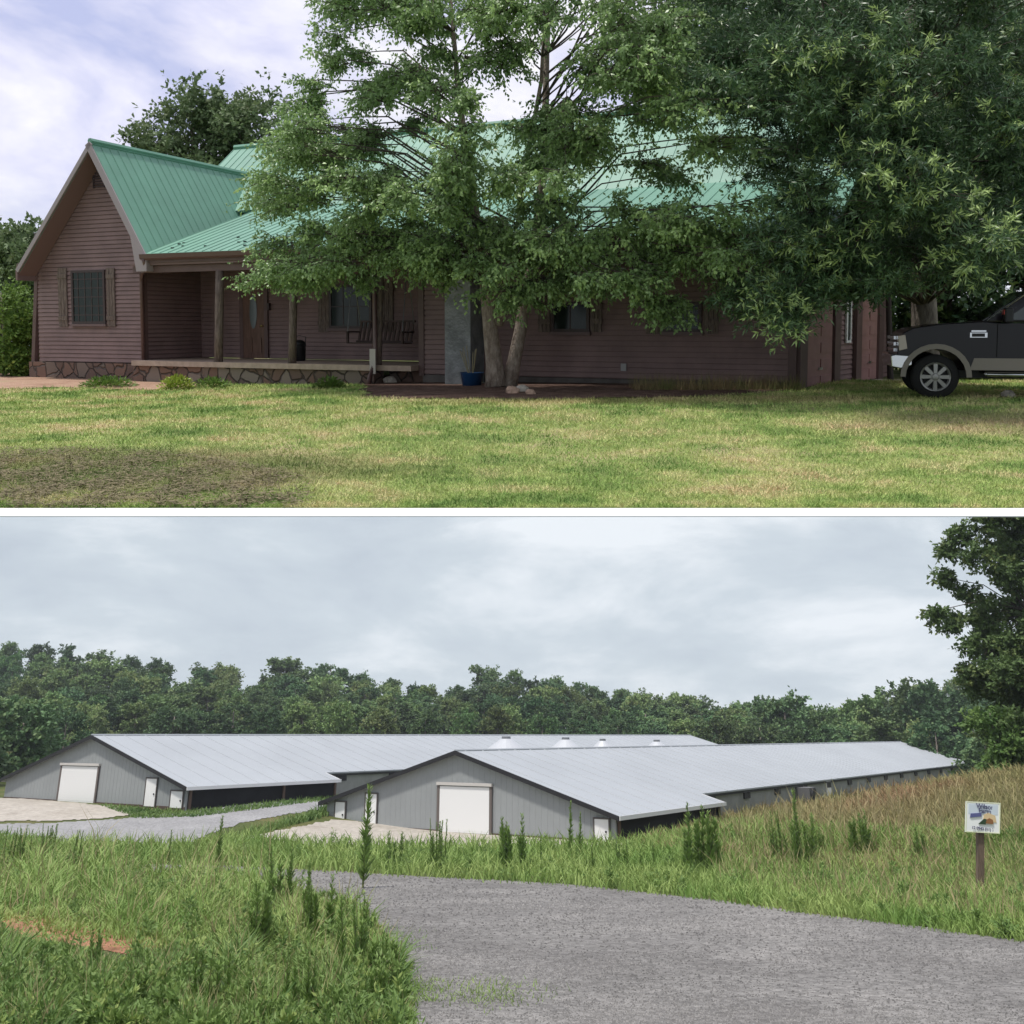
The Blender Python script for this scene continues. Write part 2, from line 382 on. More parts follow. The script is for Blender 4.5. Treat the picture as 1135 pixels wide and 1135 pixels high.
# foundation stone
def stone_mat():
    m = bpy.data.materials.new('fieldstone'); m.use_nodes = True; N = m.node_tree.nodes; Lk = m.node_tree.links; b = N['Principled BSDF']; b.inputs['Roughness'].default_value = .9
    tc = N.new('ShaderNodeTexCoord'); v = N.new('ShaderNodeTexVoronoi'); v.inputs['Scale'].default_value = 3.7
    nz = N.new('ShaderNodeTexNoise'); nz.inputs['Scale'].default_value = 2; mx = N.new('ShaderNodeMix'); mx.data_type = 'RGBA'; mx.inputs[0].default_value = .25
    Lk.new(tc.outputs['Object'], mx.inputs[6]); Lk.new(nz.outputs[1], mx.inputs[7]); Lk.new(tc.outputs['Object'], nz.inputs[0]); Lk.new(mx.outputs[2], v.inputs[0])
    cr = N.new('ShaderNodeValToRGB'); cr.color_ramp.elements[0].color = (.20, .12, .09, 1); cr.color_ramp.elements[1].color = (.22, .18, .15, 1)
    e = cr.color_ramp.elements.new(.5); e.color = (.13, .085, .07, 1)
    sp = N.new('ShaderNodeSeparateColor'); Lk.new(v.outputs['Color'], sp.inputs[0]); Lk.new(sp.outputs[0], cr.inputs[0])
    v2 = N.new('ShaderNodeTexVoronoi'); v2.feature = 'DISTANCE_TO_EDGE'; v2.inputs['Scale'].default_value = 3.7; Lk.new(mx.outputs[2], v2.inputs[0])
    r = N.new('ShaderNodeMapRange'); r.inputs[2].default_value = .07; Lk.new(v2.outputs[0], r.inputs[0])
    m2 = N.new('ShaderNodeMix'); m2.data_type = 'RGBA'; Lk.new(r.outputs[0], m2.inputs[0]); m2.inputs[6].default_value = (.09, .07, .06, 1); Lk.new(cr.outputs[0], m2.inputs[7])
    Lk.new(m2.outputs[2], b.inputs['Base Color'])
    bp = N.new('ShaderNodeBump'); bp.inputs['Strength'].default_value = 1; bp.inputs['Distance'].default_value = .06; Lk.new(r.outputs[0], bp.inputs['Height']); Lk.new(bp.outputs[0], b.inputs['Normal'])
    return m
stone = stone_mat()
mb = MB(); mb.box(WL-.34, .02, -.1, .3, -.4, SBH-.012, H); HOUSE.part('stone_foundation', mb, stone)
PB = -.55
a412, _ = hp(412, 410, PB)
mb = MB(); mb.box(.024, a412, PB+.1, 0, -.4, .42, H); HOUSE.part('stone_foundation', mb, stone)
mb = MB(); mb.box(a412+.003, 8.7, .25, .6, -.4, .42, H); HOUSE.part('stone_foundation', mb, stone, label='shaded stone footing set back under the porch end')
mb = MB(); mb.box(8.8, AE-.05, -.02, .3, -.5, .332, H); HOUSE.part('block_foundation', mb, mat('grey_block', (.12, .105, .10), .9, var=.2))
mb = MB(); mb.box(.06, a412, PB, 0, .425, .56, H); mb.box(a412+.003, 8.69, PB+.15, 0, .425, .555, H); mb.box(.06, 8.68, .003, BPW-.03, .43, .553, H)
HOUSE.part('porch_deck', mb, deckm)
# roofs
def roof_slab(q0, q1, bb0, bb1, ribax, n_up):
    pass
def roofpart(name, pts, nrib, label=None):
    """pts: 4 house points (eave0, eave1, ridge1, ridge0) ; ribs run eave->ridge"""
    p = [H(*q) for q in pts]; n = nrm(np.cross(p[1]-p[0], p[3]-p[0]))
    if n[2] < 0: n = -n
    mb = MB(); mb.slab(p, n, .10)
    for i in range(nrib+1):
        t = (i+.02)/(nrib+.04); a = p[0]*(1-t)+p[1]*t; b = p[3]*(1-t)+p[2]*t; w = nrm(p[1]-p[0])*.014
        a = a+(b-a)*.005; b = b-(b-a)*.005
        mb.box8([a-w+n*.002, a+w+n*.002, b+w+n*.002, b-w+n*.002, a-w*.5+n*.018, a+w*.5+n*.018, b+w*.5+n*.018, b-w*.5+n*.018])
    return HOUSE.part(name, mb, greenr, label=label), p, n
FB = -.62
roofpart('wing_roof', [(EA, FB, EHW), (EA, 7.2, EHW), (RA, 7.2, RH), (RA, FB, RH)], 26)
roofpart('wing_roof', [(LA, FB, LH), (LA, 9.5, LH), (RA, 9.5, RH), (RA, FB, RH)], 30)
KB, KH = 4.3, 5.12
MBR, MRH = 7.5, 7.75
roofpart('porch_roof', [(.62, -.62, EH), (18.3, -.62, EH), (18.3, KB, KH), (.62, KB, KH)], 62)
mr, _, _ = roofpart('main_roof', [(-2.9, KB, KH), (18.3, KB, KH), (18.3, MBR, MRH), (-2.9, MBR, MRH)], 70)
roofpart('main_roof', [(-2.9, 13, 4.4), (18.3, 13, 4.4), (18.3, MBR, MRH), (-2.9, MBR, MRH)], 70)
mb = MB()
mb.tube([H(-2.92, MBR, MRH+.03), H(18.33, MBR, MRH+.03)], .09, 6); mb.tube([H(RA, FB-.02, RH+.02), H(RA, 6.0, RH+.02)], .08, 6)
mb.tube([H(1.4, KB, KH+.01), H(5.0, KB, KH+.01)], .03, 5)

HOUSE.part('ridge_cap', mb, greenr)
# snow guards along the valley (small dark studs)
for i in range(12):
    mb = MB(); a = .9+random.random()*4.2; b = random.random()*1.2-.3; h = EH+(KH-EH)*(b+.62)/(KB+.62)
    mb.box(a, a+.06, b, b+.07, h+.0, h+.04, H); HOUSE.part('snow_guard', mb, mat('dark_stud', (.03, .035, .03), .7))
# rakes of the wing gable
def rake(a0, h0, a1, h1, w, m, b0=FB-.045, b1=FB-.003, name='rake_board', low=.12):
    d = np.array([a1-a0, h1-h0]); d = d/np.linalg.norm(d); n = np.array([-d[1], d[0]]); n = n if n[1] > 0 else -n
    mb = MB(); q = [(a0, h0), (a1, h1), (a1-n[0]*w, h1-n[1]*w), (a0-n[0]*w, h0-n[1]*w)]
    mb.prism(q, b0, b1, lambda p, z, d_: H(p, d_, z)); return HOUSE.part(name, mb, m)
rake(EA+.02, EHW, RA, RH, .18, rakem); rake(LA-.02, LH, RA, RH, .12, rakem)
mb = MB(); mb.prism([(EA+.04, EHW-.02), (EA+.04, EHW-.42), (EA-.32, EHW-.42), (EA-.5, EHW+.5)], FB-.05, FB+.6, lambda p, z, d: H(p, d, z)); HOUSE.part('eave_return', mb, rakem)
mb = MB(); mb.prism([(LA-.02, LH-.03), (LA-.02, LH-.30), (WL-.03, LH-.30), (WL-.03, LH+.18)], FB-.04, 9, lambda p, z, d: H(p, d, z)); HOUSE.part('eave_return', mb, soffm)
# sloped soffits under the wing overhang
mb = MB()
def under(a0, h0, a1, h1, t):
    q = [H(a0, FB, h0-t), H(a0, -.03, h0-t), H(a1, -.03, h1-t), H(a1, FB, h1-t)]
    mb.slab(q, np.array([0, 0, 1.]), .02)
under(LA, LH, RA, RH, .20); under(EA, EHW, RA, RH, .24)
HOUSE.part('soffit', mb, soffm)
# porch ceiling, beam, gutter
mb = MB(); mb.box(.1, 8.6, -.55, BPW, 3.12, 3.18, H); mb.box(8.65, 18.2, -.55, -.03, 3.26, 3.31, H); HOUSE.part('porch_ceiling', mb, soffm)
mb = MB(); mb.box(.06, 8.7, -.42, -.28, 2.93, 3.11, H); mb.box(.58, 18.28, -.6, -.57, 3.18, 3.36, H); HOUSE.part('porch_beam', mb, sidingd)
gm = mat('brown_gutter', (.11, .06, .055), .35, spec=.5)
mb = MB(); mb.prism([(-.63, 3.38), (-.76, 3.40), (-.74, 3.29), (-.69, 3.25), (-.61, 3.25)], .62, 18.2, lambda p, q, d: H(d, p, q)); HOUSE.part('gutter', mb, gm)
mb = MB(); mb.tube([H(.72, -.7, 3.3), H(.70, -.62, 3.12), H(.1, -.15, 2.9), H(.06, -.1, 2.7), H(.06, -.1, .1)], .055, 8); HOUSE.part('downspout', mb, gm, smooth=True)
ad, _ = hp(415, 380, -.5)
mb = MB(); mb.tube([H(ad, -.68, 3.3), H(ad+.02, -.5, 3.0), H(ad, -.48, .75), H(ad-.05, -.62, .3), H(ad-.05, -.75, -.02)], .055, 8); HOUSE.part('downspout', mb, gm, smooth=True)
mb = MB(); mb.box(ad-.09, ad+.07, PB-.03, PB-.003, .35, .95, H); HOUSE.part('splice_plate', mb, mat('galvanised', (.5, .46, .42), .5))
for px, w in ((243, .11), (325, .10), (421, .08)):
    a, _ = hp(px, 350, -.35); mb = MB(); mb.tube([H(a-.05, -.35, .56), H(a-.02, -.35, 1.4), H(a+.02, -.36, 2.2), H(a+.04, -.35, 2.93)], [w*1.05, w, w*1.03, w*.95], 9)
    HOUSE.part('porch_post', mb, woodm, smooth=True)
# windows
def window(name, x0, x1, y0, y1, b, shut=None, grid=(2, 2), sy=None):
    a0, ht = hp(x0, y0, b); a1, hb = hp(x1, y1, b)
    a0b, _ = hp(x0, (y0+y1)/2, b); a0 = a0b; a1, _ = hp(x1, (y0+y1)/2, b)
    fm = MB(); f = .07
    fm.box(a0, a1, b-.07, b-.03, hb, hb+f, H); fm.box(a0, a1, b-.07, b-.03, ht-f, ht, H)
    fm.box(a0, a0+f, b-.07, b-.03, hb+f, ht-f, H); fm.box(a1-f, a1, b-.07, b-.03, hb+f, ht-f, H)
    w = HOUSE.part(name, fm, framem)
    g = MB(); g.box(a0+f, a1-f, b-.045, b-.03, hb+f, ht-f, H); HOUSE.part('pane', g, darkw, w)
    mt = MB()
    for i in range(1, grid[0]):
        aa = a0+(a1-a0)*i/grid[0]; mt.box(aa-.012, aa+.012, b-.056, b-.047, hb+f, ht-f, H)
    for i in range(1, grid[1]):
        hh = hb+(ht-hb)*i/grid[1]; mt.box(a0+f, a1-f, b-.0575, b-.0475, hh-.012, hh+.012, H)
    if mt.v: HOUSE.part('muntin', mt, framem, w)
    sl = MB(); sl.box(a0-.04, a1+.04, b-.11, b-.03, hb-.07, hb-.002, H); HOUSE.part('sill', sl, mat('sill_trim', (.16, .11, .11), .6), w)
    if shut:
        for (s0, s1) in shut:
            c0, _ = hp(s0, (y0+y1)/2, b); c1, _ = hp(s1, (y0+y1)/2, b); ya, yb = sy or (y0-3, y1+4)
            _, h1 = hp((s0+s1)/2, ya, b); _, h0 = hp((s0+s1)/2, yb, b)
            sm = MB(); k = 3; wd = (c1-c0)/k
            for i in range(k): sm.box(c0+wd*i, c0+wd*(i+1)-.012, b-.06, b-.03, h0, h1, H)
            for hh in (h0+.18, h1-.3): sm.box(c0-.01, c1+.01, b-.085, b-.063, hh, hh+.12, H)
            HOUSE.part('shutter', sm, woodm)
    return w
w1 = window('window', 81, 118, 300, 359, 0, [(66.5, 76), (120, 129)], (5, 6), (297, 362))
window('porch_window', 366, 413, 316, 364, BPW, [(354, 366), (423, 437)], (3, 2), (312, 368))
window('window', 612, 654, 335, 368, 0, [(598, 611), (656, 668)], (2, 1), (328, 368))
window('window', 734, 778, 335, 368, 0, [(717, 732), (781, 797)], (2, 1), (328, 370))
# gable vent
a0, h1 = hp(104.5, 182, 0); a1, h0 = hp(118, 208, 0)
mb = MB(); 
for i in range(9): 
    hh = h0+(h1-h0)*i/9; mb.box(a0+.03, a1-.03, -.06-.001*i, -.03, hh+.02, hh+(h1-h0)/9-.02, H)
mb.box(a0, a0+.03, -.08, -.03, h0, h1, H); mb.box(a1-.03, a1, -.08, -.03, h0, h1, H)
HOUSE.part('louvre_vent', mb, mat('dark_louvre', (.07, .05, .06), .6))
# door
a0, _ = hp(271, 350, BPW); a1, _ = hp(294.5, 350, BPW)
dm = mat('mahogany_door', (.14, .075, .055), .4, var=.25, vscale=4, stretch=(4, 4, .5))
mb = MB(); mb.box(a0, a1, BPW-.07, BPW-.03, .57, 2.62, H)
am = (a0+a1)/2
for (u0, u1) in ((a0+.1, am-.06), (am+.06, a1-.1)): mb.box(u0, u1, BPW-.09, BPW-.0705, .72, 1.15, H)
door = HOUSE.part('front_door', mb, dm)
mb = MB()
for k in range(24):
    t0, t1 = 6.2832*k/24, 6.2832*(k+1)/24
    mb.quad(*[H(am+.13*math.cos(t)*s, BPW-.085, 1.9+.48*math.sin(t)*s) for t, s in ((t0, 1), (t1, 1), (t1, .01), (t0, .01))])
HOUSE.part('oval_glass', mb, mat('leaded_glass', (.10, .12, .12), .15, spec=.7), door)
mb = MB(); mb.lathe([(.02, 0), (.03, .03), (.035, .06), (.01, .08)], H(a1-.07, BPW-.07, 1.5), -Dv, 10); HOUSE.part('handle', mb, mat('brass', (.5, .38, .15), .3, metal=1), door)
mb = MB(); mb.box(a0-.12, a0, BPW-.08, BPW-.03, .565, 2.74, H); mb.box(a1, a1+.12, BPW-.08, BPW-.03, .565, 2.74, H); mb.box(a0, a1, BPW-.08, BPW-.03, 2.625, 2.74, H)
HOUSE.part('door_frame', mb, sidingd, door)
# chimney / concrete column and outlet
a0, _ = hp(502, 400, -.35); a1, _ = hp(530, 400, -.35)
mb = MB(); mb.box(a0, a1, -.75, -.03, -.4, 3.24, H); HOUSE.part('chimney', mb, mat('grey_stucco', (.22, .23, .24), .95, var=.25, vscale=3, bump=.4))
a0, h0 = hp(689, 411, 0); a1, h1 = hp(695, 403, 0); mb = MB(); mb.box(a0, a1, -.07, -.03, h0, h1, H); HOUSE.part('outlet_box', mb, mat('outlet_grey', (.35, .34, .34), .5))
a0, h0 = hp(297, 345, BPW); mb = MB(); mb.box(a0+.05, a0+.12, BPW-.12, BPW-.03, 1.95, 2.15, H); HOUSE.part('porch_lamp', mb, framem)
# ---- porch swing
sw = Thing('porch_swing', H(*((lambda q: (q[0], 1.0, .56))(hp(420, 380, 1.0)))), 'T', 'dark slatted wooden swing hanging on chains in the porch', 'porch swing')
s0, _ = hp(390, 380, 1.0); s1, _ = hp(452, 380, 1.0); sh = hp(420, 381, 1.0)[1]
swm = mat('swing_wood', (.07, .045, .04), .7, var=.2)
mb = MB()
for i in range(5): mb.box(s0, s1, .75+.1*i, .83+.1*i, sh, sh+.03, H)
sw.part('seat', mb, swm)
mb = MB(); n = 13
for i in range(n):
    a = s0+.03+(s1-s0-.12)*i/(n-1); mb.box8([H(a, 1.22, sh+.03), H(a+.06, 1.22, sh+.03), H(a+.06, 1.25, sh+.03), H(a, 1.25, sh+.03), H(a, 1.38, sh+.55), H(a+.06, 1.38, sh+.55), H(a+.06, 1.41, sh+.55), H(a, 1.41, sh+.55)])
mb.box(s0, s1, 1.36, 1.42, sh+.55, sh+.6, H); mb.box(s0, s1, 1.2, 1.26, sh+.03, sh+.08, H); sw.part('backrest', mb, swm)
for a in (s0, s1-.05):
    mb = MB(); mb.box(a, a+.05, .72, 1.35, sh+.28, sh+.32, H); mb.box(a, a+.05, .74, .8, sh+.03, sh+.28, H); sw.part('armrest', mb, swm)
    mb = MB(); mb.tube([H(a+.02, .78, sh+.3), H(a+.02, 1.05, 3.1)], .012, 5); mb.tube([H(a+.02, 1.38, sh+.5), H(a+.02, 1.05, 3.1)], .012, 5); sw.part('chain', mb, mat('chain_steel', (.2, .2, .2), .4, metal=1))
# ---- black bin on porch
a, _ = hp(332, 390, 1.2); bb = Thing('waste_bin', H(a, 1.2, .553), 'T', 'small black bin with domed lid standing on the porch', 'bin')
blk = mat('black_plastic', (.015, .015, .017), .4)
mb = MB(); mb.lathe([(.13, 0), (.16, .02), (.17, .4), (.175, .42)], H(a, 1.2, .553), n=18); bb.part('body', mb, blk, smooth=True)
mb = MB(); mb.lathe([(.18, .423), (.16, .5), (.09, .56), (.02, .58)], H(a, 1.2, .553), n=18); bb.part('lid', mb, blk, smooth=True)
mb = MB(); mb.tube([H(a+.18, 1.2, .9), H(a+.21, 1.2, 1.2), H(a, 1.2, 1.24), H(a-.21, 1.2, 1.2), H(a-.18, 1.2, .9)], .012, 5); bb.part('handle', mb, blk)
# ---- small things by the beds
def rock(px, py, w, name, label, seed, m, group=None, hgt=.7):
    p = thit(px, py); s = w*p[1]/F/2; mb = MB(); mb.blob((p[0], p[1], p[2]+s*hgt*.6), (s, s*.8, s*hgt), seed, .22)
    return single(name, mb, m, 'T', label, 'rock', group, base=p)
palest = mat('pale_stone', (.45, .40, .35), .9, var=.2, vscale=8); pinkst = mat('pink_stone', (.42, .29, .22), .9, var=.2, vscale=8)
rock(432, 425, 15, 'rock', 'pale boulder lying on the mulch beside the porch downspout', 1, palest)
rock(568, 437, 17, 'rock', 'pinkish rock, leftmost of the three at the birch foot', 2, pinkst)
rock(578, 435, 16, 'rock', 'whitish rock in the middle of the three by the birch', 3, palest)
rock(588, 438, 12, 'rock', 'small tan rock, rightmost of the three by the birch', 4, pinkst)
rock(532, 426, 11, 'rock', 'flat pale rock between the blue tub and birch trunks', 5, palest, hgt=.35)
p = thit(523, 428); tb = Thing('storage_tub', p, 'T', 'blue plastic tub by the grey chimney with stalks standing in it', 'tub')
mb = MB(); s = .26; mb.lathe([(s*.8, 0), (s, .3), (s*1.05, .31), (s*.95, .29), (s*.78, .03)], p, n=16); tb.part('body', mb, mat('blue_plastic', (.015, .06, .16), .4), smooth=True)
mb = MB()
for i in range(7): 
    t = random.uniform(-.3, .3); mb.tube([p+np.array((0, 0, .05)), p+np.array((t*.6, 0, .5)), p+np.array((t, 0, .75+random.random()*.2))], .008, 4)
tb.part('stalk', mb, mat('dry_stalk', (.3, .26, .16), .8))
leafY = mat('hosta_leaf', (.22, .32, .05), .5, var=.3, vscale=6, trans=.25, tint=(.45, .45, .08))
def bush(px, py, wpx, hpx, m, name, label, cat, where='T', hit=thit, n=900, leaf=.1, wid=.05, group=None, g=None, Y=None, rng=RNG):
    p = hit(px, py); s = wpx*p[1]/F/2; h = hpx*p[1]/F
    T = Thing(name, p, where, label, cat, group)
    d = unit(n, rng); d[:, 2] = abs(d[:, 2]); r = rng.uniform(.1, 1, (n, 1))**.5
    P = p+d*r*np.array([s, s, h]); D = nrm(d*np.array([1, 1, .8])+unit(n, rng)*.5); N = nrm(unit(n, rng)*.6+np.array([0, 0, 1]))
    V = quads(P, D, N, leaf*rng.uniform(.6, 1.3, n), wid*rng.uniform(.7, 1.2, n))
    T.part('foliage', fast_mesh('foliage', V-np.array(T.base), n, rng.uniform(0, .6, n)), m)
    mb = MB()
    for i in range(9):
        a = random.uniform(0, 6.28); q = p+np.array((math.cos(a)*s*.5, math.sin(a)*s*.5, h*.7)); mb.tube([p-np.array((0, 0, .03)), (p+q)/2+np.array((0, 0, h*.1)), q], max(.006, s*.02), 4)
    T.part('stem', mb, mat('green_stem', (.12, .15, .05), .8)); return T
bush(196, 432, 38, 15, leafY, 'hosta', 'yellow green hosta clump growing before the stone porch base', 'plant', n=700)
weedG = mat('weed_leaf', (.09, .17, .035), .6, var=.3, vscale=4, trans=.25, tint=(.2, .28, .06))
bush(120, 429, 60, 10, weedG, 'weed_clump', 'low green weeds along the wing foundation', 'plant', n=900)
bush(365, 431, 34, 12, weedG, 'weed_clump', 'low weeds at the foot of the stone porch, right of the hosta', 'plant', n=500)
bush(235, 430, 40, 10, weedG, 'weed_clump', 'grassy weeds just right of the yellow hosta', 'plant', n=500)
# ---- grass on the lawn
def blades(rng, P, ln, wd, lean=.5, tint=None):
    n = len(P); D = nrm(np.concatenate([rng.normal(size=(n, 2))*lean, np.ones((n, 1))], 1)); S = nrm(np.concatenate([rng.normal(size=(n, 2)), np.zeros((n, 1))], 1))
    a = P-S*wd[:, None]*.5; b = P+S*wd[:, None]*.5; c = P+D*ln[:, None]
    return np.stack([a, b, c], 1).reshape(-1, 3)
def scatter_T(n, ylo, yhi, pw):
    y = ylo+(yhi-ylo)*RNG.uniform(0, 1, n)**pw; x = RNG.uniform(-.56, .56, n)*y; return x, y
gx, gy = scatter_T(330000, YF+.05, 26, 1.5)
ok = ~inpoly(gx, gy, PM) & ~inpoly(gx, gy, PD)
hb = np.stack([gx, gy, gx*0], 1)-P0; ok &= ~(((hb@Dv) > -.6) & ((hb@Lv) < AE+.3))
dirty = (gx*0)
gx, gy = gx[ok], gy[ok]; P = np.stack([gx, gy, gz(gx, gy)-.005], 1); n = len(P)
sc = gy/10
V = blades(RNG, P, RNG.uniform(.02, .075, n)*np.sqrt(sc), RNG.uniform(.006, .012, n)*sc, .9)
grassm = ramp_ground('lawn_grass', [(.38, (.13, .23, .06)), (.45, (.27, .39, .11)), (.51, (.43, .50, .17)), (.57, (.60, .55, .27)), (.66, (.62, .45, .27))], .9, fine=110, fine_amt=.75, bump=0, regions=regs)
single('lawn_grass', fast_mesh('lawn_grass', V, n, k=3), grassm, 'T', 'short mown grass covering the lawn before the house', 'grass', kind='stuff')
n = 26000; u_ = RNG.uniform(-20, 330, n)+RNG.normal(size=n)*12; v_ = RNG.uniform(497, 566, n); kk = (RNG.uniform(0, 1, n) < .25+.75*(np.sin(u_*.06+v_*.2)*np.sin(u_*.021-v_*.11+1) > -.2)) & (v_ > 497+.0004*(u_-60)**2); u_, v_ = u_[kk], v_[kk]; n = len(u_)
rr_ = np.stack([u_-CX, F*math.cos(ALPHA)+(AX-v_)*math.sin(ALPHA), -F*math.sin(ALPHA)+(AX-v_)*math.cos(ALPHA)], 1); P = rr_*(-1.545/rr_[:, 2])[:, None]; P[:, 2] = gz(P[:, 0], P[:, 1])+RNG.uniform(.015, .045, n); P = P[P[:, 1] > YF+.03]; n = len(P)
D = nrm(RNG.normal(size=(n, 3))*[1, 1, .15]); V = quads(P, D, nrm(unit(n, RNG)*.5+[0, 0, 1]), RNG.uniform(.03, .10, n), RNG.uniform(.006, .014, n))
single('grass_clippings', fast_mesh('grass_clippings', V, n), mat('dry_clipping', (.10, .085, .05), .9, col2=(.24, .20, .12), vscale=9), 'T', 'brown dry mown clippings lying on the near left lawn', 'clippings', kind='stuff')
# dry weeds along the right front wall
n = 2600; px = RNG.uniform(700, 885, n); ys = [thit(x, 432)[:3] for x in np.linspace(700, 885, 12)]
bx = np.interp(px, np.linspace(700, 885, 12), [q[0] for q in ys]); by = np.interp(px, np.linspace(700, 885, 12), [q[1] for q in ys])+RNG.uniform(-.5, .35, n)
P = np.stack([bx, by, gz(bx, by)], 1)
V = blades(RNG, P, RNG.uniform(.12, .5, n)*RNG.uniform(.4, 1, n), np.full(n, .012), .25)
single('dry_weeds', fast_mesh('dry_weeds', V, n, k=3), mat('dry_weed', (.26, .17, .10), .9, col2=(.15, .17, .06), vscale=2), 'T', 'dry brown weeds growing along the front wall', 'weeds', kind='stuff')
# ---- trees of the upper place
bark_birch = mat('peeling_birch_bark', (.20, .15, .12), .95, col2=(.40, .33, .28), vscale=9, bump=1, bscale=25, stretch=(1, 1, .45))
bark_grey = mat('grey_bark', (.13, .11, .09), .95, col2=(.24, .21, .18), vscale=6, bump=.8, stretch=(1, 1, .3))
lf_birch = mat('birch_leaf', (.145, .24, .085), .42, col2=(.23, .35, .13), vscale=.9, trans=.33, tint=(.42, .58, .22), spec=.5)
lf_oak = mat('willow_oak_leaf', (.042, .098, .048), .42, col2=(.068, .14, .062), vscale=.9, trans=.22, tint=(.38, .50, .18), spec=.5)
lf_back = mat('background_leaf', (.05, .095, .028), .6, col2=(.095, .15, .04), vscale=.7, trans=.25, tint=(.15, .2, .06))
def yfront(px):
    r = tray(px, 360); t = (-.7+P0@Dv)/(r@Dv); return (r*t)[1]
def sample_lobes(rng, poly, n, rad, yfn, attach, sparse=None, mind=.75):
    poly = np.array(poly, float); out = []; cen = []
    tries = 0
    while len(out) < n and tries < 20000:
        tries += 1
        x = rng.uniform(poly[:, 0].min(), poly[:, 0].max()); y = rng.uniform(poly[:, 1].min(), poly[:, 1].max())
        if not inpoly(np.array([x]), np.array([y]), poly)[0]: continue
        if sparse and rng.uniform() > sparse(x, y): continue
        Y = yfn(x, y, rng); r = tray(x, y); p = r*(Y/r[1]); rr = rad*rng.uniform(.75, 1.25)
        if any(np.linalg.norm(p-q) < rad*mind for q in cen): continue
        cen.append(p); a = attach(p, rng)
        out.append((*p, rr*1.15, rr*1.0, rr*.62, *a))
    return out
tb0 = thit(547, 425); tb0 = tb0*(21.4/tb0[1]); tb0[2] = gz(tb0[0], tb0[1])
def tp(px, py, Y): r = tray(px, py); return r*(Y/r[1])
bt = [([tp(550, 428, 21.4), tp(548, 405, 21.4), tp(544, 370, 21.4), tp(541, 340, 21.4), tp(536, 290, 21.3), tp(520, 200, 21), tp(508, 100, 20.7), tp(497, -30, 20.5)], [.25, .19, .165, .15, .12, .09, .06, .03]),
      ([tp(553, 360, 21.38), tp(558, 330, 21.2), tp(566, 295, 21), tp(580, 200, 20.5), tp(600, 90, 20.2), tp(605, -20, 20)], [.10, .085, .07, .055, .04, .02]),
      ([tp(564, 429, 21.5), tp(570, 400, 21.5), tp(577, 365, 21.5), tp(584, 320, 21.5), tp(598, 240, 21.6), tp(604, 150, 21.7), tp(606, 60, 21.8), tp(612, -50, 22)], [.19, .15, .135, .12, .10, .085, .06, .03])]
def att_b(p, rng):
    best = None
    for T_ in bt:
        for i in range(2, len(T_[0])-1):
            for f in (0, .25, .5, .75):
                q = T_[0][i]*(1-f)+T_[0][i+1]*f
                if q[2] < .75: continue
                d = abs(q[0]-p[0])*.35+abs(q[2]-(p[2]-.35*abs(q[0]-p[0])-.1))+rng.uniform(0, .5)
                if best is None or d < best[0]: best = (d, q)
    return tuple(best[1])
bpoly = [(272, 305), (300, 250), (275, 190), (290, 150), (320, 105), (345, 55), (335, -60), (760, -60), (770, 60), (800, 130), (850, 210), (850, 285), (800, 330), (745, 350), (690, 325), (620, 300), (590, 335), (545, 318), (480, 300), (440, 285), (400, 310), (335, 305), (300, 300)]
def spb(x, y):
    if y < 150 and 500 < x < 760: return .9
    if 700 < x < 860 and 100 < y < 215: return .5
    if 425 < x < 500 and 125 < y < 175: return .25
    return 1
rb_ = np.random.default_rng(5)
lb = sample_lobes(rb_, bpoly, 215, .60, lambda x, y, r: yfront(x)-(r.uniform(1.1, 3.8) if y > 230 else r.uniform(.9, 4.6)), att_b, spb, .55)
# low drooping boughs at the left and in front of the trunks
for (x, y) in ((300, 292), (335, 300), (365, 285), (455, 285), (395, 300), (480, 290), (530, 285), (500, 262), (600, 270), (640, 300), (660, 310), (745, 335), (560, 250), (440, 255)):
    Y = yfront(x)-rb_.uniform(1.6, 3.4); p = tp(x, y, Y); lb.append((*p, .62, .55, .38, *att_b(p, rb_)))
tree('river_birch', 'T', tb0, lb, bt, lf_birch, bark_birch, 'multi trunk river birch with peeling bark before the porch end', rng=rb_, ns=17, nt=10, nl=6, leaf=.082, wid=.048, twig=.30, droop=.22, hang=.4, tipc=.3)
# birdhouse hanging in it
p = tp(628, 118, 20.4); bh = Thing('birdhouse', p, 'T', 'dark little birdhouse with a peaked roof hung in the birch', 'birdhouse')
mb = MB(); mb.box(p[0]-.12, p[0]+.12, p[1]-.12, p[1]+.12, p[2]-.25, p[2]); bh.part('box', mb, woodm)
mb = MB(); mb.prism([(-.2, -.02), (.2, -.02), (0, .16)], -.17, .17, lambda a, b, d: (p[0]+a, p[1]+d, p[2]+b+.021)); bh.part('roof', mb, woodm)
mb = MB(); mb.tube([p+np.array((0, 0, .17)), p+np.array((0, 0, .6))], .008, 4); bh.part('wire', mb, blk)
# oak at the right
ro = np.random.default_rng(9)
ob = tp(1026, 440, 22.0); ob[2] = gz(ob[0], ob[1])
ot = [([ob-np.array((0, 0, .1)), tp(1026, 400, 22), tp(1024, 340, 22), tp(1022, 250, 22), tp(1015, 120, 21.5), tp(1010, -40, 21)], [.36, .30, .27, .25, .2, .12])]
def att_o(p, rng): z = max(p[2]-rng.uniform(.2, 1.5), 1.0); t = ot[0][0]; k = min(range(2, len(t)), key=lambda i: abs(t[i][2]-z)); return tuple(t[k])
opoly = [(745, -60), (1190, -60), (1190, 285), (1130, 295), (1060, 300), (1000, 300), (960, 325), (900, 350), (860, 352), (800, 330), (800, 280), (830, 240), (815, 190), (850, 150), (850, 112), (760, 110), (745, 60)]
def yo(x, y, r):
    if y > 230 and x < 960: return min(yfront(min(x, 860))-1.0, 18.8)-r.uniform(0, 2.6)
    return r.uniform(15.2, 21)
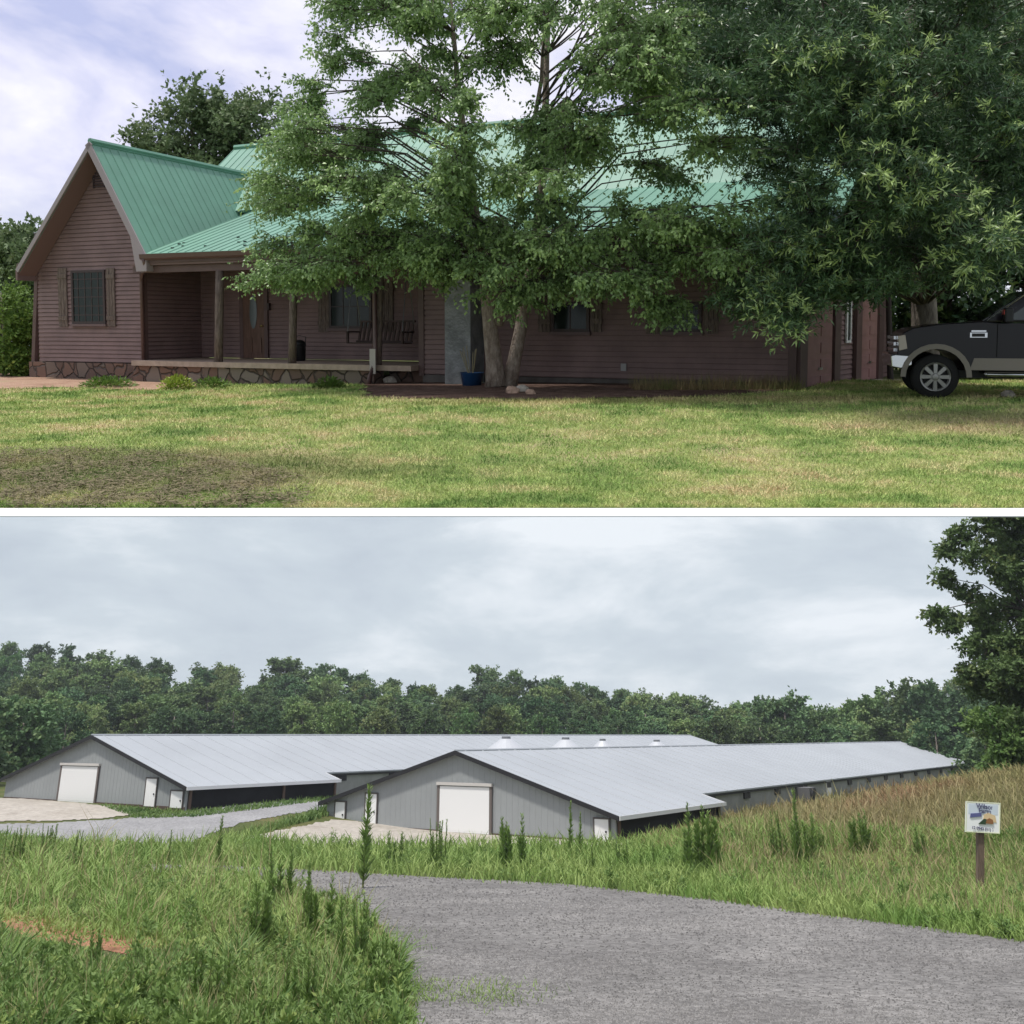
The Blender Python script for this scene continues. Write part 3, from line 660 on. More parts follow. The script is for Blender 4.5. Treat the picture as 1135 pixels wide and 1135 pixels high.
lo = sample_lobes(ro, opoly, 165, .72, yo, att_o, lambda x, y: .9, .6)
for (x, y, Y) in ((862, 345, 16.2), (1110, 250, 14.6), (1050, 215, 14.9), (960, 170, 15.3), (900, 60, 15.5), (985, 100, 15.0), (1010, 190, 14.8), (1085, 275, 14.8), (880, 320, 16.2), (920, 260, 16), (1000, 35, 15.2), (1130, 130, 15.2)):
    p = tp(x, y, Y); lo.append((*p, .75, .65, .42, *att_o(p, ro)))
tree('willow_oak', 'T', ob, lo, ot, lf_oak, bark_grey, 'large dark willow oak spreading over the truck and garage', rng=ro, ns=18, nt=11, nl=8, leaf=.12, wid=.026, twig=.26, droop=.1, hang=.05, tipc=[.05]*(len(lo)-12)+[.7]*12, flat=.5)
def simple_tree(name, where, base, h, w, m, bm, label, rng, n=14, ns=10, nt=8, nl=4, leaf=.25, wid=.2, tipc=.2, low=.3, group=None, conn=None, trunk=True, twig=None):
    b = np.asarray(base, float); lob = []
    for i in range(n):
        z = rng.uniform(low, .93); rad = w/2*math.sqrt(max(.08, 1-((z-.55)/.5)**2))
        a = rng.uniform(0, 6.28); rr = rad*math.sqrt(rng.uniform(.05, 1))*.72
        c = b+np.array([math.cos(a)*rr, math.sin(a)*rr, z*h]); q = w*rng.uniform(.16, .25)
        lob.append((*c, q*1.1, q*1.1, q*.8, b[0], b[1], b[2]+h*z*.7))
    tr = [([b-np.array((0, 0, .3)), b+np.array((.02*h, 0, h*.35)), b+np.array((0, 0, h*.85))], [h*.025, h*.018, h*.006])]
    return tree(name, where, b, lob, tr, m, bm, label, group=group, sprays=False, rng=rng, ns=ns, nt=nt, nl=nl, leaf=leaf, wid=wid, twig=twig or w*.07, droop=.1, hang=.05, tipc=tipc)
rt = np.random.default_rng(21)
def backtree(px, toprow, Y, w, label, m=lf_back, low=.15, n=22, leaf=.2, nl=4):
    p = tp(px, toprow, Y); zb = -1.55; simple_tree('broadleaf_tree', 'T', (p[0], p[1], zb), (p[2]-zb)/.98, w, m, bark_grey, label, rt, n=int(n*1.5), ns=12, nt=9, nl=nl+1, leaf=leaf, wid=leaf*.65, low=low)
lf_b2 = mat('hazy_leaf', (.11, .165, .07), .65, col2=(.17, .235, .11), vscale=.6, trans=.25, tint=(.15, .19, .09))
backtree(212, 98, 42, 6.6, 'broad tree rising behind the left wing roof', lf_b2, n=44, low=.3)
backtree(268, 88, 43, 7, 'tall tree behind the roof, touching the birch crown', lf_b2, n=24)
backtree(38, 236, 40, 4.2, 'grey green tree at the left, behind the wing eave', lf_b2)
backtree(2, 250, 44, 5, 'pale tree at the left edge behind the bush', lf_b2)
backtree(770, -30, 34, 8, 'tall tree rising behind the right end of the roof', lf_oak, n=34)
backtree(860, -80, 33, 9, 'dark tall tree between roof and willow oak', lf_oak, n=38)
backtree(950, -90, 31, 9, 'very dark tree behind the garage', lf_oak, n=40)
backtree(1050, -90, 30, 9, 'dense dark tree behind the oak trunk', lf_oak, n=40, low=.12)
backtree(1150, -60, 28, 8, 'dark tree beyond the truck at the right edge', lf_oak, n=40, low=.1)
lf_bush = mat('bright_bush_leaf', (.09, .17, .03), .6, col2=(.15, .25, .05), vscale=2, trans=.3, tint=(.28, .36, .08))
for (px, py, w, top, lab) in ((4, 415, 3.0, 308, 'rounded green bush beside the wing, nearest the left edge'), (26, 412, 1.3, 345, 'narrow bush tucked against the left wall of the wing')):
    p = tp(px, py, 30); q = tp(px, top, 30)
    simple_tree('bush', 'T', (p[0], 30, -1.55), q[2]+1.55, w, lf_bush, bark_grey, lab, rt, n=22, ns=12, nt=8, nl=4, leaf=.12, wid=.07, low=.1, twig=.25)
for i, (px, top, Y, w, lab) in enumerate(((1010, 330, 33, 5, 'light green undergrowth seen between dark post and truck'), (1080, 345, 29, 5, 'green shrub behind the truck hood'), (1150, 340, 29, 5, 'shrub behind the truck cab'), (945, 330, 40, 4, 'small shrub past the garage corner'))):
    q = tp(px, top, Y); simple_tree('shrub', 'T', (q[0], Y, -1.6), q[2]+1.6, w, lf_bush if i == 0 else lf_back, bark_grey, lab, rt, n=20, ns=11, nt=8, nl=3, leaf=.16, wid=.1, low=.1, twig=.3)
# dark post right of the garage
p = tp(987, 428, 24.5); p[2] = gz(p[0], p[1]); Y = p[1]; mb = MB(); t = tp(984, 300, Y); mb.tube([p-np.array((0, 0, .1)), (p+t)/2, t], [.075, .07, .065], 10)
single('wooden_post', mb, mat('dark_post', (.045, .035, .035), .8), 'T', 'dark upright post between the garage corner and truck', 'post', base=p)
# ---- truck
TA = R(16); tx = np.array([math.cos(TA), -math.sin(TA), 0]); ty = np.array([math.sin(TA), math.cos(TA), 0])
wc = tp(1037, 418, 17.6); GZ = -1.325
WX = .68
T0 = np.array([wc[0], wc[1], GZ])-tx*WX
def TK(x, y, z): return T0+tx*x+ty*y+np.array([0, 0, z])
TRK = Thing('pickup_truck', TK(3, 1, 0), 'T', 'dark pickup truck with tan lower body parked under the oak', 'truck')
paint = mat('dark_plum_paint', (.008, .006, .010), .28, spec=.3, coat=.1); tan = mat('tan_paint', (.20, .175, .14), .35, coat=.3)
chrome = mat('chrome', (.6, .6, .62), .18, metal=1); tyre = mat('tyre_rubber', (.018, .018, .018), .85); glassm = mat('tinted_glass', (.02, .025, .025), .05, spec=.8)
WB = 3.95; RW = .40; AR = .50
def arch(cx, r, z0, n=10, rev=False):
    pts = []
    for i in range(n+1):
        t = math.pi*(1-i/n); x = cx+r*math.cos(t); z = RW+r*math.sin(t)
        if z >= z0: pts.append((x, z))
    return pts
BD = 0.52
a_f = [(WX-AR, BD)]+arch(WX, AR, BD+.02)+[(WX+AR, BD)]; a_r = [(WX+WB-AR, BD)]+arch(WX+WB, AR, BD+.02)+[(WX+WB+AR, BD)]
LEN = 6.1
top = [(LEN, .75), (LEN, 1.35), (4.15, 1.36), (4.12, 1.34), (1.62, 1.36), (1.4, 1.38), (.75, 1.34), (.3, 1.27), (.12, 1.18), (.05, .95), (.03, .8)]
low = [(.03, .62), (.15, BD)]+a_f+a_r+[(LEN-.2, BD), (LEN, .7)]
mb = MB(); mb.prism(low+top, 0.0, 2.0, lambda p, q, d: TK(p, d, q)); body = TRK.part('body', mb, paint, bev=.035)
# lower tan band and flares
mb = MB(); mb.prism([(WX+AR+.05, BD+.01), (WX+WB-AR-.05, BD+.01), (WX+WB-AR-.12, .74), (WX+AR+.12, .74)], -.012, -.0, lambda p, q, d: TK(p, d, q)); TRK.part('lower_panel', mb, tan)
for cx in (WX, WX+WB):
    o = [(cx+(AR+.09)*math.cos(t), RW+(AR+.09)*math.sin(t)) for t in np.linspace(math.pi*1.0, 0, 15)]; i = [(cx+AR*math.cos(t), RW+AR*math.sin(t)) for t in np.linspace(0, math.pi*1.0, 15)]
    mb = MB()
    for k in range(14):
        q = [o[k], o[k+1], i[13-k], i[14-k]]; mb.prism(q, -.045, -.001, lambda p, r, d: TK(p, d, r))
    TRK.part('fender_flare', mb, tan)
def wheel(cx, y, sgn):
    c = TK(cx, y, RW); ax = -ty*sgn
    mb = MB(); mb.lathe([(.27, .0), (.37, -.02), (.40, -.06), (.40, -.2), (.36, -.24), (.24, -.24), (.24, -.2), (.265, -.06), (.27, 0)], c, ax, 28, False)
    w = TRK.part('wheel', mb, tyre, smooth=True)
    mb = MB(); mb.lathe([(.262, -.012), (.255, .006), (.235, -.005), (.225, -.045), (.215, -.06)], c, ax, 28, False)
    mb.lathe([(.06, -.05), (.065, .0), (.05, .015), (.01, .02)], c, ax, 14)
    u = nrm(np.cross(ax, (0, 0, 1.0))); v = np.array((0, 0, 1.0))
    for k in range(8):
        t = 6.2832*k/8; d = u*math.cos(t)+v*math.sin(t); e = -u*math.sin(t)+v*math.cos(t)
        mb.box8([c+d*.05-e*.032+ax*(-.045), c+d*.05+e*.032+ax*(-.045), c+d*.24+e*.042+ax*(-.045), c+d*.24-e*.042+ax*(-.045),
                 c+d*.05-e*.026+ax*.0, c+d*.05+e*.026+ax*.0, c+d*.24+e*.034+ax*(-.008), c+d*.24-e*.034+ax*(-.008)])
    dk = MB(); dk.lathe([(.24, -.11), (.10, -.1), (.01, -.1)], c, ax, 20); TRK.part('brake_disc', dk, mat('brake_dark', (.03, .03, .03), .6), w)
    TRK.part('rim', mb, mat('alloy', (.30, .295, .28), .35, metal=.5), w)
for cx in (WX, WX+WB): wheel(cx, .02, 1); wheel(cx, 1.98, -1)
# cab
mb = MB(); prof = [(1.42, 1.37), (2.2, 1.93), (2.5, 1.985), (3.7, 1.985), (4.0, 1.93), (4.12, 1.365)]
k = len(prof)
ins = [(.05 if q[1] < 1.5 else .2) for q in prof]
vs = [TK(q[0], ins[i], q[1]) for i, q in enumerate(prof)]+[TK(q[0], 2-ins[i], q[1]) for i, q in enumerate(prof)]
mb.add(vs, [tuple(range(k-1, -1, -1)), tuple(range(k, 2*k))]+[(i, (i+1) % k, k+(i+1) % k, k+i) for i in range(k)])
cab = TRK.part('cab', mb, paint, bev=.03)
def side(x, z): return .05+(.15)*(z-1.37)/.56
def spoly(name, pts, out, m, parent=None):
    mb = MB(); mb.add([TK(x, side(x, z)-out, z) for x, z in pts]+[TK(x, side(x, z)+.02, z) for x, z in pts],
        [tuple(range(len(pts)-1, -1, -1)), tuple(range(len(pts), 2*len(pts)))]+[(i, (i+1) % len(pts), len(pts)+(i+1) % len(pts), len(pts)+i) for i in range(len(pts))])
    return TRK.part(name, mb, m, parent)
spoly('side_window', [(1.78, 1.41), (2.42, 1.88), (2.62, 1.90), (2.62, 1.41)], .012, glassm); spoly('side_window', [(2.72, 1.41), (2.72, 1.90), (3.62, 1.90), (3.7, 1.41)], .012, glassm)
mb = MB(); mb.box8([TK(1.46, .16, 1.385), TK(1.46, 1.84, 1.385), TK(2.18, 1.70, 1.90), TK(2.18, .30, 1.90), TK(1.44, .16, 1.40), TK(1.44, 1.84, 1.40), TK(2.16, 1.70, 1.92), TK(2.16, .30, 1.92)]); TRK.part('windscreen', mb, glassm)
mb = MB(); mb.tube([TK(1.5, .06, 1.40), TK(2.2, .19, 1.93)], .018, 6); TRK.part('pillar_trim', mb, chrome)
mb = MB(); mb.box(1.72, 1.86, -.28, -.06, 1.36, 1.62, TK); mi = TRK.part('mirror', mb, blk, bev=.03)
mb = MB(); mb.box(1.705, 1.718, -.27, -.08, 1.5, 1.58, TK); TRK.part('signal_lens', mb, mat('red_lens', (.35, .03, .02), .3), mi)
mb = MB(); mb.box(1.75, 1.8, -.1, .05, 1.4, 1.46, TK); TRK.part('mirror_arm', mb, blk, mi)
for x in (1.66, 2.68, 3.78): mb = MB(); mb.box(x-.006, x+.006, -.006, .004, .76, 1.34, TK); TRK.part('door_seam', mb, mat('seam', (.003, .003, .003), .9))
for x in (2.42, 3.5): mb = MB(); mb.box(x, x+.2, -.035, -.003, 1.16, 1.2, TK); TRK.part('door_handle', mb, chrome, bev=.01)
# hood shut line, headlight, bumper, grille, vent badge, step
mb = MB(); mb.prism([(.06, .86), (.04, 1.13), (.16, 1.15), (.2, .9)], -.014, .3, lambda p, q, d: TK(p, d, q)); TRK.part('headlight', mb, mat('lamp_lens', (.45, .38, .30), .12, spec=.8), bev=.01)
mb = MB(); mb.prism([(-.06, .57), (-.08, .78), (.0, .8), (.28, .78), (.28, .6), (.1, .54)], -.02, 2.02, lambda p, q, d: TK(p, d, q)); TRK.part('bumper', mb, chrome, bev=.02)
mb = MB()
for i in range(3): mb.box(-.0, .045, .34, 1.66, .84+.11*i, .9+.11*i, TK)
TRK.part('grille', mb, chrome)
mb = MB(); mb.box(1.22, 1.50, -.014, .0, 1.10, 1.19, TK); mb.box(1.24, 1.48, -.018, -.0142, 1.2, 1.23, TK); v_ = TRK.part('fender_vent', mb, chrome, bev=.004)
mb = MB(); mb.box(1.25, 1.46, -.0175, -.0145, 1.115, 1.175, TK); TRK.part('vent_insert', mb, blk, v_)
mb = MB(); mb.tube([TK(1.5, -.1, .46), TK(4.2, -.1, .46)], .045, 10); mb.tube([TK(1.5, -.1, .46), TK(1.45, .2, .5)], .03, 8); TRK.part('running_board', mb, chrome, smooth=True)
mb = MB(); mb.box(.5, 5.7, .3, 1.7, .38, .515, TK); TRK.part('chassis', mb, blk)
# white stones beyond the truck
rock(1118, 441, 16, 'rock', 'whitish rock on the ground under the truck step', 12, palest)
# ================================================================== LOWER PLACE (sheds, gravel, weeds)
SD = np.array([math.sin(R(34)), math.cos(R(34)), 0]); SL = np.array([SD[1], -SD[0], 0])
RC = np.array([5.7, 58.5, -5.5])
def bz(x, y):
    base = -2.0-.07*np.minimum(y, 50)
    lft = .95*sstep(y, 60, 76)*sstep(-x, 2, 16)
    s = (x-RC[0])*SL[0]+(y-RC[1])*SL[1]
    bank = np.clip(.235*(s-2.5), 0, 4.1+.018*np.maximum(y-60, 0))*sstep(y, 33, 54)*(1-sstep(y, 125, 170))*sstep(x, 2, 9)
    far = 10*sstep(y, 150, 300)*sstep(-x, -60, 130)+3*sstep(y, 150, 300)
    return base+lft+bank+far-.0*y
def bhit(px, py, off=0):
    r = bray(px, py); t = 4.0/r[1]
    for _ in range(6000):
        p = r*t
        if p[2] <= bz(p[0], p[1])+off: return p
        t *= 1.004
        if p[1] > 900: break
    lo_, hi_ = t/1.004, t
    for _ in range(12):
        t = (lo_+hi_)/2; p = r*t
        if p[2] <= bz(p[0], p[1])+off: hi_ = t
        else: lo_ = t
    return p
fieldm = ramp_ground('field_soil', [(.3, (.045, .065, .02)), (.5, (.08, .10, .03)), (.65, (.14, .12, .05)), (.8, (.2, .11, .06))], .12, fine=9, fine_amt=.4, bump=.6, bscale=8)
xs = np.concatenate([np.linspace(-260, -40, 45), np.linspace(-38, 42, 81), np.linspace(45, 300, 52)]); ys = np.concatenate([np.linspace(7, 80, 147), np.linspace(82, 420, 85)])
X, Y = np.meshgrid(xs, ys); Z = bz(X, Y); nx = len(xs); i, j = np.meshgrid(np.arange(nx-1), np.arange(len(ys)-1)); i = i.ravel(); j = j.ravel()
me = bpy.data.meshes.new('field'); me.from_pydata(np.stack([X, Y, Z], -1).reshape(-1, 3).tolist(), [], np.stack([j*nx+i, j*nx+i+1, (j+1)*nx+i+1, (j+1)*nx+i], 1).tolist())
me.polygons.foreach_set('use_smooth', [True]*len(me.polygons)); single('terrain', me, fieldm, 'B', kind='structure')
mb = MB(); mb.quad((-400, -12, -9), (500, -12, -9), (500, 450, -9), (-400, 450, -9))
single('far_ground', mb, fieldm, 'B', kind='structure')
gravm = ramp_ground('gravel', [(.36, (.145, .14, .132)), (.5, (.175, .17, .16)), (.64, (.215, .208, .195))], .3, detail=3, fine=40, fine_amt=.25, bump=.6, bscale=30, regions=None, dist=.05)
grav2 = ramp_ground('road_gravel', [(.3, (.22, .22, .22)), (.7, (.30, .30, .295))], .4, fine=6, fine_amt=.2, bump=.4, bscale=6)
concm = ramp_ground('concrete_pad', [(.3, (.31, .28, .235)), (.55, (.40, .37, .32)), (.75, (.26, .23, .19))], .25, fine=3, fine_amt=.15, bump=.15, bscale=5)
def stones(m, sc):
    nt = m.node_tree; N = nt.nodes; Lk = nt.links; b = N['Principled BSDF']; tc = [n for n in N if n.type == 'TEX_COORD'][0]
    v = N.new('ShaderNodeTexVoronoi'); v.inputs['Scale'].default_value = sc; Lk.new(tc.outputs['Object'], v.inputs[0])
    sp = N.new('ShaderNodeSeparateColor'); Lk.new(v.outputs['Color'], sp.inputs[0]); mr = N.new('ShaderNodeMapRange'); mr.inputs[3].default_value = .75; mr.inputs[4].default_value = 1.3; Lk.new(sp.outputs[0], mr.inputs[0])
    src = b.inputs['Base Color'].links[0].from_socket; vm = N.new('ShaderNodeVectorMath'); vm.operation = 'SCALE'; Lk.new(src, vm.inputs[0]); Lk.new(mr.outputs[0], vm.inputs['Scale']); Lk.new(vm.outputs[0], b.inputs['Base Color'])
    bp = N.new('ShaderNodeBump'); bp.invert = True; bp.inputs['Strength'].default_value = 1; bp.inputs['Distance'].default_value = .06; Lk.new(v.outputs['Distance'], bp.inputs['Height'])
    old = b.inputs['Normal'].links[0].from_socket; Lk.new(old, bp.inputs['Normal']); Lk.new(bp.outputs[0], b.inputs['Normal'])
stones(gravm, 11)
GR = drape('gravel_drive', [(150, 958), (240, 960), (330, 964), (500, 974), (620, 980), (700, 988), (800, 999), (900, 1014), (1000, 1026), (1200, 1053), (1400, 1150), (1400, 1160), (445, 1160), (455, 1110), (448, 1075), (425, 1040), (400, 1010), (350, 992), (260, 975), (150, 965)], bz, bhit, gravm, 'B', .015, .12)
RD = drape('farm_road', [(-80, 916), (60, 913), (150, 907), (240, 896), (330, 888), (400, 882), (400, 892), (340, 900), (270, 912), (230, 925), (200, 940), (100, 944), (-80, 944)], bz, bhit, grav2, 'B', .03, .25)
PAD1 = drape('concrete_pad', [(268, 929), (345, 914), (372, 909), (470, 917), (690, 930), (690, 940), (600, 943), (450, 945), (330, 941)], bz, bhit, concm, 'B', .035, .25)
PAD2 = drape('concrete_pad', [(-60, 882), (30, 886), (110, 893), (160, 897), (150, 904), (90, 910), (-60, 912)], bz, bhit, concm, 'B', .035, .25)
# ---- sheds
corr = mat('grey_corrugated_siding', (.275, .29, .292), .5, var=.04, vscale=.5)
roofB = mat('pale_galvanised_roof', (.335, .36, .375), .5, var=.05, vscale=.12, spec=.3)
whiteT = mat('white_painted_metal', (.74, .74, .73), .5); blackT = mat('black_trim', (.02, .02, .022), .6); curt = mat('black_curtain', (.012, .012, .014), .8, var=.3, vscale=.8)
creamw = mat('dull_side_wall', (.24, .25, .23), .8, var=.15, vscale=.6)
HW, RI, EV, HW2 = 10.8, 4.6, 1.45, 9.25
slope = (RI-EV)/HW
def shed(name, R0, length, doors, roller, label):
    O = R0-SL*HW
    T = Thing(name, O, 'B', label, 'shed')
    def S(s, t, h): return O+SL*s+SD*t+np.array([0, 0, h])
    def sp(px, py):
        r = bray(px, py); t = (O@SD)/(r@SD); q = r*t-O; return float(q@SL), float(q[2])
    L1 = 14.2
    rh = lambda s: RI-slope*abs(s)-.12
    # gable wall with standing ribs
    mb = MB(); mb.prism([(-HW+.1, -.3), (HW-.1, -.3), (HW-.1, rh(HW-.1)), (0, rh(0)), (-HW+.1, rh(HW-.1))], 0, .15, lambda p, q, d: S(p, d, q))
    for k in range(53):
        s = -HW+.3+k*.4; mb.box8([S(s, -.018, 0), S(s+.04, -.018, 0), S(s+.07, 0, 0), S(s-.03, 0, 0), S(s, -.018, rh(s)), S(s+.04, -.018, rh(s)), S(s+.07, 0, rh(s)), S(s-.03, 0, rh(s))])
    T.part('gable_wall', mb, corr)
    mb = MB(); mb.box(-HW+.1, HW-.1, -.06, -.005, -.3, .12, S); T.part('base_board', mb, mat('brown_base', (.09, .06, .05), .8))
    # roofs
    def slabroof(nm, s0, s1, t0, t1, m, th=.1):
        p = [S(s0, t0, RI-slope*abs(s0)), S(s0, t1, RI-slope*abs(s0)), S(s1, t1, RI-slope*abs(s1)), S(s1, t0, RI-slope*abs(s1))]
        mb = MB(); mb.slab(p, np.array([0, 0, 1.]), th)
        nn = int(abs(t1-t0)/1.8)
        for i in range(nn):
            t = t0+(i+.5)*(t1-t0)/nn; z0, z1 = RI-slope*abs(s0), RI-slope*abs(s1)
            mb.box8([S(s0, t-.04, z0+.002), S(s0, t+.04, z0+.002), S(s1, t+.04, z1+.002), S(s1, t-.04, z1+.002), S(s0, t-.02, z0+.04), S(s0, t+.02, z0+.04), S(s1, t+.02, z1+.04), S(s1, t-.02, z1+.04)])
        return T.part(nm, mb, m)
    for sg in (1, -1):
        slabroof('roof', 0, sg*(HW2+.2), -.35, length, roofB)
        slabroof('roof_extension', sg*(HW2+.2), sg*(HW+.35), -.35, L1, roofB); slabroof('roof_extension', sg*(HW2+.2), sg*(HW+.35), length-8, length, roofB)
        # black rake, white eave edge
        mb = MB(); z0, z1 = RI, RI-slope*(HW+.35)
        mb.box8([S(0, -.42, z0-.22), S(sg*(HW+.35), -.42, z1-.22), S(sg*(HW+.35), -.352, z1-.22), S(0, -.352, z0-.22), S(0, -.42, z0+.03), S(sg*(HW+.35), -.42, z1+.03), S(sg*(HW+.35), -.352, z1+.03), S(0, -.352, z0+.03)])
        T.part('rake_trim', mb, blackT)
        mb = MB(); z1 = RI-slope*(HW+.37); a, b = sorted((sg*(HW+.355), sg*(HW+.40))); mb.box(a, b, -.4, L1+.05, z1-.17, z1+.05, S)
        a, b = sorted((sg*(HW2+.25), sg*(HW+.40))); mb.box8([S(a, L1+.003, RI-slope*abs(a)-.15), S(b, L1+.003, RI-slope*abs(b)-.15), S(b, L1+.06, RI-slope*abs(b)-.15), S(a, L1+.06, RI-slope*abs(a)-.15), S(a, L1+.003, RI-slope*abs(a)+.02), S(b, L1+.003, RI-slope*abs(b)+.02), S(b, L1+.06, RI-slope*abs(b)+.02), S(a, L1+.06, RI-slope*abs(a)+.02)])
        T.part('eave_trim', mb, whiteT)
        # side walls
        a, b = sorted((sg*(HW2-.15), sg*HW2)); mb = MB(); mb.box(a, b, .2, length-.2, -.3, rh(HW2)-.02, S); T.part('side_wall', mb, creamw)
        a, b = sorted((sg*(HW-.25), sg*(HW-.12))); mb = MB(); mb.box(a, b, .5, L1-.2, -.2, rh(HW)+.0, S); T.part('curtain', mb, curt)
        a, b = sorted((sg*(HW-.10), sg*(HW+.02)))
        for t in (.2, 8.6, L1-.25): mb = MB(); mb.box(a, b, t, t+.18, -.2, rh(HW)-.02, S); T.part('post', mb, mat('brown_post', (.12, .08, .06), .8))
        # end cap at the extension
        mb = MB(); a, b = sorted((sg*HW2, sg*(HW-.2))); mb.box(a, b, L1-.18, L1-.05, -.2, rh(HW)-.05, S); T.part('end_wall', mb, blackT)
        a, b = sorted((sg*(HW2-.02), sg*(HW2+.16)))
        mb = MB(); mb.box(a, b, L1, length-8, rh(HW2)-.2, rh(HW2)-.13, S); T.part('eave_beam', mb, blackT)
        a, b = sorted((sg*(HW2+.003), sg*(HW2+.12)))
        for k in range(13):
            t = L1+1.5+k*6.4; mb = MB(); mb.box(a, b, t, t+1.1, rh(HW2)-.62, rh(HW2)-.22, S); T.part('air_inlet', mb, blackT)
        if sg == 1:
            mb = MB(); mb.box(HW2+.002, HW2+.1, L1+27, L1+28.2, -.1, 1.7, S); T.part('side_door', mb, whiteT)
            mb = MB(); mb.box(HW2+.002, HW2+1.2, L1+19, L1+20.6, .2, 1.5, S); f_ = T.part('fan_housing', mb, mat('fan_metal', (.12, .12, .12), .6))
            mb = MB(); mb.lathe([(.6, 0), (.62, .15), (.5, .16), (.1, .17)], S(HW2+1.2, L1+19.8, .85), SL, 16); T.part('fan_cone', mb, blackT, f_)
    mb = MB(); mb.prism([(-HW2, -.3), (HW2, -.3), (HW2, rh(HW2)), (0, rh(0)), (-HW2, rh(HW2))], length-.2, length-.1, lambda p, q, d: S(p, d, q)); T.part('rear_wall', mb, corr)
    mb = MB(); mb.tube([S(0, -.38, RI+.03), S(0, length, RI+.03)], .07, 5); T.part('ridge_cap', mb, roofB)
    # roller door
    x0, x1, y0, y1 = roller; s0, h1 = sp(x0, y0); s1, h0 = sp(x1, y1); s0 = sp(x0, (y0+y1)/2)[0]; s1 = sp(x1, (y0+y1)/2)[0]; h0 = .05
    mb = MB(); mb.box(s0, s1, -.10, -.045, h0, h1-.05, S)
    for k in range(14): z = h0+.1+k*(h1-h0-.2)/14; mb.box(s0+.02, s1-.02, -.106, -.1002, z, z+.17, S)
    d = T.part('roller_door', mb, whiteT)
    mb = MB(); mb.box(s0-.18, s0-.002, -.13, -.045, .02, h1, S); mb.box(s1+.002, s1+.18, -.13, -.045, .02, h1, S); mb.box(s0-.18, s1+.18, -.13, -.045, h1+.0005, h1+.0025, S); T.part('door_frame', mb, mat('grey_brown_frame', (.13, .11, .10), .7), d)
    mb = MB(); mb.box(s0-.2, s1+.2, -.2, -.045, h1+.003, h1+.17, S); T.part('roller_housing', mb, mat('pale_housing', (.5, .48, .45), .6), d)
    for (x0, x1, y0, y1) in doors:
        ym = (y0+y1)/2; s0 = sp(x0, ym)[0]; s1 = sp(x1, ym)[0]; h1 = sp((x0+x1)/2, y0)[1]; h1 = min(h1, rh((s0+s1)/2)-.1); h0 = .05
        mb = MB(); mb.box(s0, s1, -.09, -.045, h0, h1, S); d = T.part('door', mb, whiteT)
        mb = MB(); mb.box(s0-.09, s0-.002, -.11, -.045, h0, h1+.09, S); mb.box(s1+.002, s1+.09, -.11, -.045, h0, h1+.09, S); mb.box(s0, s1, -.11, -.045, h1+.003, h1+.09, S); T.part('door_frame', mb, mat('dark_frame', (.1, .09, .085), .7), d)
        mb = MB(); mb.lathe([(.05, 0), (.06, .05), (.02, .07)], S(s1-.15, -.09, h0+(h1-h0)*.45), -SD, 8); T.part('handle', mb, blackT, d)
    return T, S
shed('long_shed', RC, 107, [(372.5, 383, 889, 912), (406, 418, 880, 914), (660, 675.5, 908, 934)], (488, 543.5, 870, 925), 'long grey metal shed on the right, nearer, with concrete apron')
R2 = bhit(206, 897.5); R2 = R2*(70.9/R2[1]); R2[2] = -4.6
shed('long_shed', R2, 104, [(162, 173.5, 863, 896), (190, 203, 877, 897)], (67.5, 107.5, 848, 892), 'long grey metal shed on the left, farther, its roof running behind')
# feed bins
O1 = RC-SL*HW
galv = mat('galvanised_bin', (.50, .52, .53), .4, metal=.3)
ordn = ['nearest and largest galvanised feed bin, its cone above the right shed ridge', 'second galvanised feed bin cone from the left over the ridge', 'third feed bin cone over the ridge, smaller', 'rightmost feed bin cone above the shed ridge']
for k, px in enumerate((561, 627, 668, 728)):
    r = bray(px, 824); n = SL; t = (O1@SL-13.0)/(r@SL); p = r*t; d = p[1]; top = bray(px, (817.5, 818.5, 820, 821)[k]); zt_ = top[2]/top[1]*d+.1; p[2] = -5.3; rr = (1.6, 1.5, 1.25, 1.4)[k]
    T = Thing('feed_bin', p, 'B', ordn[k], 'feed bin', 'feed bins standing between the two sheds')
    H_ = zt_-p[2]
    mb = MB(); mb.lathe([(rr*.3, 1.0), (rr, 1.9), (rr, H_-1.05)], p, n=20); T.part('cylinder', mb, galv)
    mb = MB(); mb.lathe([(rr*1.05, H_-1.05), (rr*.3, H_-.2)], p, n=20); T.part('cone_top', mb, galv)
    mb = MB(); mb.lathe([(rr*.26, H_-.198), (rr*.24, H_)], p, n=14); T.part('filler_cap', mb, mat('dark_cap', (.15, .16, .17), .5))
    for q in range(4):
        a = .785+q*1.571; mb = MB(); x, y = p[0]+math.cos(a)*rr*.9, p[1]+math.sin(a)*rr*.9; mb.box(x-.05, x+.05, y-.05, y+.05, p[2]-.3, p[2]+2.2); T.part('leg', mb, galv)
